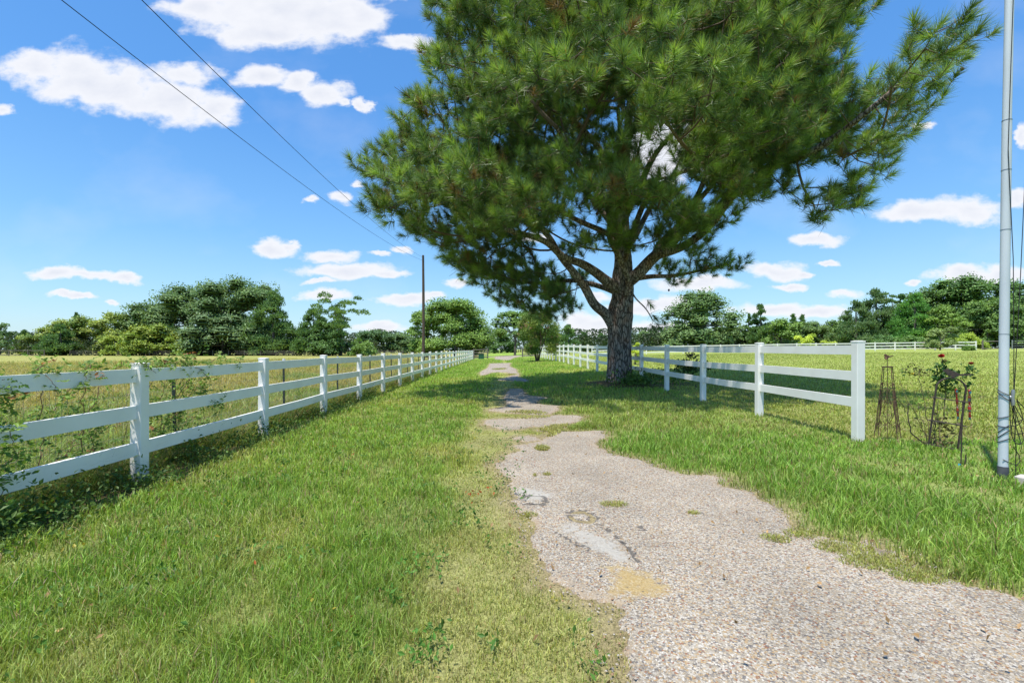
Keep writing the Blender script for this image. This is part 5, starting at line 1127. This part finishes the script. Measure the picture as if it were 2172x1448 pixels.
low = cand[:, 2] < 5.5
cand = cand[(core > 2.0) | (cand[:, 2] > 11)]
cand = np.concatenate([fr, cand])
clumps = []
CB_ = np.zeros((1500, 3)); nc_ = 0                 # poisson thinning
for c in cand:
    if nc_ == 0 or np.min(np.sum((CB_[:nc_] - c) ** 2, 1)) > (.66 if c[0] < 6.6 else .57) ** 2: CB_[nc_] = c; nc_ += 1
    if nc_ >= 1450: break
clumps = CB_[:nc_]
clumps = np.array(clumps)
nodes = np.array(nodes); NP_ = [nodes]; par = np.full(len(nodes), -1); base_n = len(nodes)
cost = np.linalg.norm(nodes - np.array([TX, TY, 5]), axis=1) * .55
allp = nodes.copy(); parent = list(par); order = np.argsort(np.linalg.norm(clumps - np.array([TX, TY, 8.0]), axis=1))
cnt = np.zeros(len(allp)); segA = []
def connect(target, step, curve, maxcost=.35):
    global allp, cost
    d = np.linalg.norm(allp - target, axis=1); k = int(np.argmin(d + maxcost * cost)); p0 = allp[k]; n_ = max(1, int(d[k] / step)); new = []; cs = []
    prev = k; mid = (p0 + target) / 2 + np.array([0, 0, -curve * d[k]]) + rg.normal(0, .05 * d[k], 3)
    for i in range(1, n_ + 1):
        t = i / n_; q_ = p0 * (1 - t) ** 2 + 2 * mid * t * (1 - t) + target * t * t; new.append(q_); cs.append(cost[k] + d[k] * t); parent.append(prev); prev = len(parent) - 1
    allp = np.concatenate([allp, np.array(new)]); cost = np.concatenate([cost, np.array(cs)]); return prev
clump_end = []
for i in order: clump_end.append(connect(clumps[i], .32, .10))
# tufts in each clump
tufts = []; tdir = []
for ci, e_ in zip(order, clump_end):
    c = clumps[ci]; out = c - np.array([TX, TY, c[2] - 1.5]); out /= np.linalg.norm(out); k = int(rg.integers(10, 15))
    if c[2] < 4.6: k = int(k * 1.6)
    for j in range(k):
        off = rg.normal(0, 1, 3); off /= np.linalg.norm(off); off = off * np.array([.62, .62, .42]) * rg.uniform(.3, 1.0); tgt = c + off + out * .15
        e2 = connect(tgt, .22, .12, .02); pdir = allp[e2] - allp[parent[e2]]; pdir /= np.linalg.norm(pdir) + 1e-9
        dd = pdir * .5 + out * .45 + np.array([0, 0, .55]) + rg.normal(0, .22, 3); dd /= np.linalg.norm(dd); tufts.append(allp[e2]); tdir.append(dd)
# hanging sprigs right of the trunk
for (a, b_, c_) in ((1375, 640, 15.8), (1385, 668, 15.7), (1395, 688, 15.7), (1405, 678, 15.6), (1382, 690, 15.8)):
    e2 = connect(P(a, b_, c_), .15, .02, .0); tufts.append(allp[e2]); tdir.append(np.array([.4, 0, -.5]) / .64)
parent = np.array(parent); nN = len(allp); w_ = np.zeros(nN); isleaf = np.ones(nN, bool); isleaf[parent[parent >= 0]] = False
for k in range(nN - 1, base_n - 1, -1):
    if w_[k] == 0: w_[k] = 1
    if parent[k] >= 0: w_[parent[k]] += w_[k]
rad = np.clip(.0052 * np.sqrt(w_) ** 1.0, .0055, .055)
ch = np.arange(base_n, nN); pr = parent[ch]; ra = np.minimum(rad[pr], rad[ch] * 1.15)
v_, q_ = frusta(allp[pr] - PO, allp[ch] - PO, ra, rad[ch], 5)
A = []; B = []
for i in rg.choice(np.arange(base_n, nN), 900):
    if allp[i][2] > 9: continue
    d = rg.normal(0, 1, 3); d[2] = -abs(d[2]) * .4; d /= np.linalg.norm(d); a_ = allp[i] - PO; L_ = rg.uniform(.2, .6); m_ = a_ + d * L_ * .5 + rg.normal(0, .05, 3); A.append(a_); B.append(m_); A.append(m_); B.append(m_ + d * L_ * .5 + rg.normal(0, .07, 3))
A = np.array(A); v2, q2 = frusta(A, np.array(B), np.full(len(A), .006), np.full(len(A), .004), 5); q_ = np.concatenate([q_, q2 + len(v_)]); v_ = np.concatenate([v_, v2])
link('branches', mesh_np('branches', v_, [q_], M_twig, None, True), pine)
tufts = np.array(tufts); tdir = np.array(tdir); nT = len(tufts)
import sys; print('PINE tufts', nT, 'nodes', nN, 'clumps', len(clumps))
NPT = 114; n = nT * NPT; ti = np.repeat(np.arange(nT), NPT)
ax_ = tdir[ti]; a1_ = np.cross(ax_, [0.3, .2, 1.]); a1_ /= np.linalg.norm(a1_, axis=1)[:, None]; a2_ = np.cross(ax_, a1_)
s = rg.uniform(0, 1, n) ** .5; ph = rg.uniform(0, 2 * np.pi, n); tsz = rg.uniform(.8, 1.2, nT)[ti]
ang = np.radians(88 - 66 * s + rg.normal(0, 13, n)); o_ = tufts[ti] + ax_ * ((s * .26 - .12) * tsz)[:, None]
d_ = ax_ * np.cos(ang)[:, None] + (a1_ * np.cos(ph)[:, None] + a2_ * np.sin(ph)[:, None]) * np.sin(ang)[:, None]; d_[:, 2] -= .10; d_ /= np.linalg.norm(d_, axis=1)[:, None]
ln_ = (rg.uniform(.20, .31, n) * tsz)[:, None]; sd_ = np.cross(d_, rg.normal(0, 1, (n, 3))); sd_ /= np.linalg.norm(sd_, axis=1)[:, None]; wd = .0056
V = np.stack([o_ - sd_ * wd, o_ + sd_ * wd, o_ + d_ * ln_ + sd_ * wd * .35], 1) - PO
cj = (rg.uniform(0, 1, nT) ** 1.2)[ti][:, None]; young = (s > .55)[:, None]
cA = np.array([[.068, .130, .052]]); cB = np.array([[.235, .375, .100]]); cc = cA * (1 - cj) + cB * cj; cc = np.where(young, cc * np.array([[1.35, 1.3, 1.0]]), cc * .85); cc *= rg.normal(1, .15, (n, 1)).clip(.6, 1.5)
old = rg.uniform(0, 1, n) < .04; cc[old] = (.26, .17, .06); dd_ = (rg.uniform(0, 1, nT) < .035)[ti]; cc[dd_] = np.array([.24, .17, .07]) * rg.uniform(.6, 1.2, (dd_.sum(), 1))
F3 = np.arange(n * 3).reshape(-1, 3)
link('crown', mesh_np('crown', V.reshape(-1, 3), [F3], M_needle, np.repeat(cc, 3, 0)), pine)

# cones and a few dead twigs
cb = MB(); prof = [(-.055, .008), (-.045, .026), (-.02, .036), (.01, .033), (.035, .02), (.05, .004)]
cb.tube([(0, 0, a) for a, b_ in prof], [b_ for a, b_ in prof], 9); cmesh = mesh_np('cone', np.concatenate(cb.v), [np.concatenate(cb.q), np.concatenate(cb.t)], M_cone)
for i in rg.choice(nT, 70, replace=False):
    p_ = tufts[i] - PO - tdir[i] * .2 + np.array([0, 0, -.05]); link('cone', cmesh, pine, tuple(p_), (rg.uniform(-.6, .6), rg.uniform(-.6, .6), 0))
# loose stones on and beside the drive
rg = np.random.default_rng(99); n = 26000; x = rg.uniform(-.8, 6.5, n); y = 1.3 + 9 * rg.uniform(0, 1, n) ** 1.6; sd = drive_sd(x, y); k = (sd > -.13) & ((sd < .10) | (rg.uniform(0, 1, n) < .10)); x, y = x[k], y[k]; n = len(x)
sz = rg.uniform(.0035, .0085, n); z = H(x, y) + .012 + sz * .3; o8 = np.array([[1, 0, 0], [0, 1, 0], [-1, 0, 0], [0, -1, 0], [0, 0, .7], [0, 0, -.7]]); a = rg.uniform(0, 6.28, n)
ox_ = np.cos(a)[:, None] * o8[:, 0] - np.sin(a)[:, None] * o8[:, 1] * .75; oy_ = np.sin(a)[:, None] * o8[:, 0] + np.cos(a)[:, None] * o8[:, 1] * .75
v = np.stack([x[:, None] + ox_ * sz[:, None], y[:, None] + oy_ * sz[:, None], z[:, None] + o8[:, 2] * sz[:, None]], -1) + rg.normal(0, .0008, (n, 6, 3))
tr = np.array([[0, 1, 4], [1, 2, 4], [2, 3, 4], [3, 0, 4], [1, 0, 5], [2, 1, 5], [3, 2, 5], [0, 3, 5]]); t_ = ((np.arange(n) * 6)[:, None, None] + tr[None]).reshape(-1, 3)
pal = np.array([(.42, .36, .29), (.34, .29, .23), (.22, .2, .18), (.46, .42, .36), (.34, .2, .11)]); M_peb = mat('pebble', attr='col', rough=.8)
tag(link('loose_stones', mesh_np('loose_stones', v.reshape(-1, 3), [t_], M_peb, np.repeat(pal[rg.integers(0, 5, n)], 6, 0))), 'small loose stones scattered along the driveway edges', 'gravel', kind='stuff')
# fallen leaves and brown needles on the lawn
n = 700; x = rg.uniform(-3.4, 5, n); y = 1.4 + 14 * rg.uniform(0, 1, n) ** 1.5; v_, t_, c_ = leaves(np.stack([x, y, H(x, y) + .035], -1), np.array([0, 0, 2.]), .035, np.array([(.32, .20, .09)]) * rg.uniform(.6, 1.4, (n, 1)), rg, .5)
tag(link('fallen_leaves', mesh_np('fallen_leaves', v_, [t_], M_leaf, c_)), 'scattered brown fallen leaves on the grass and drive', 'leaves', kind='stuff')
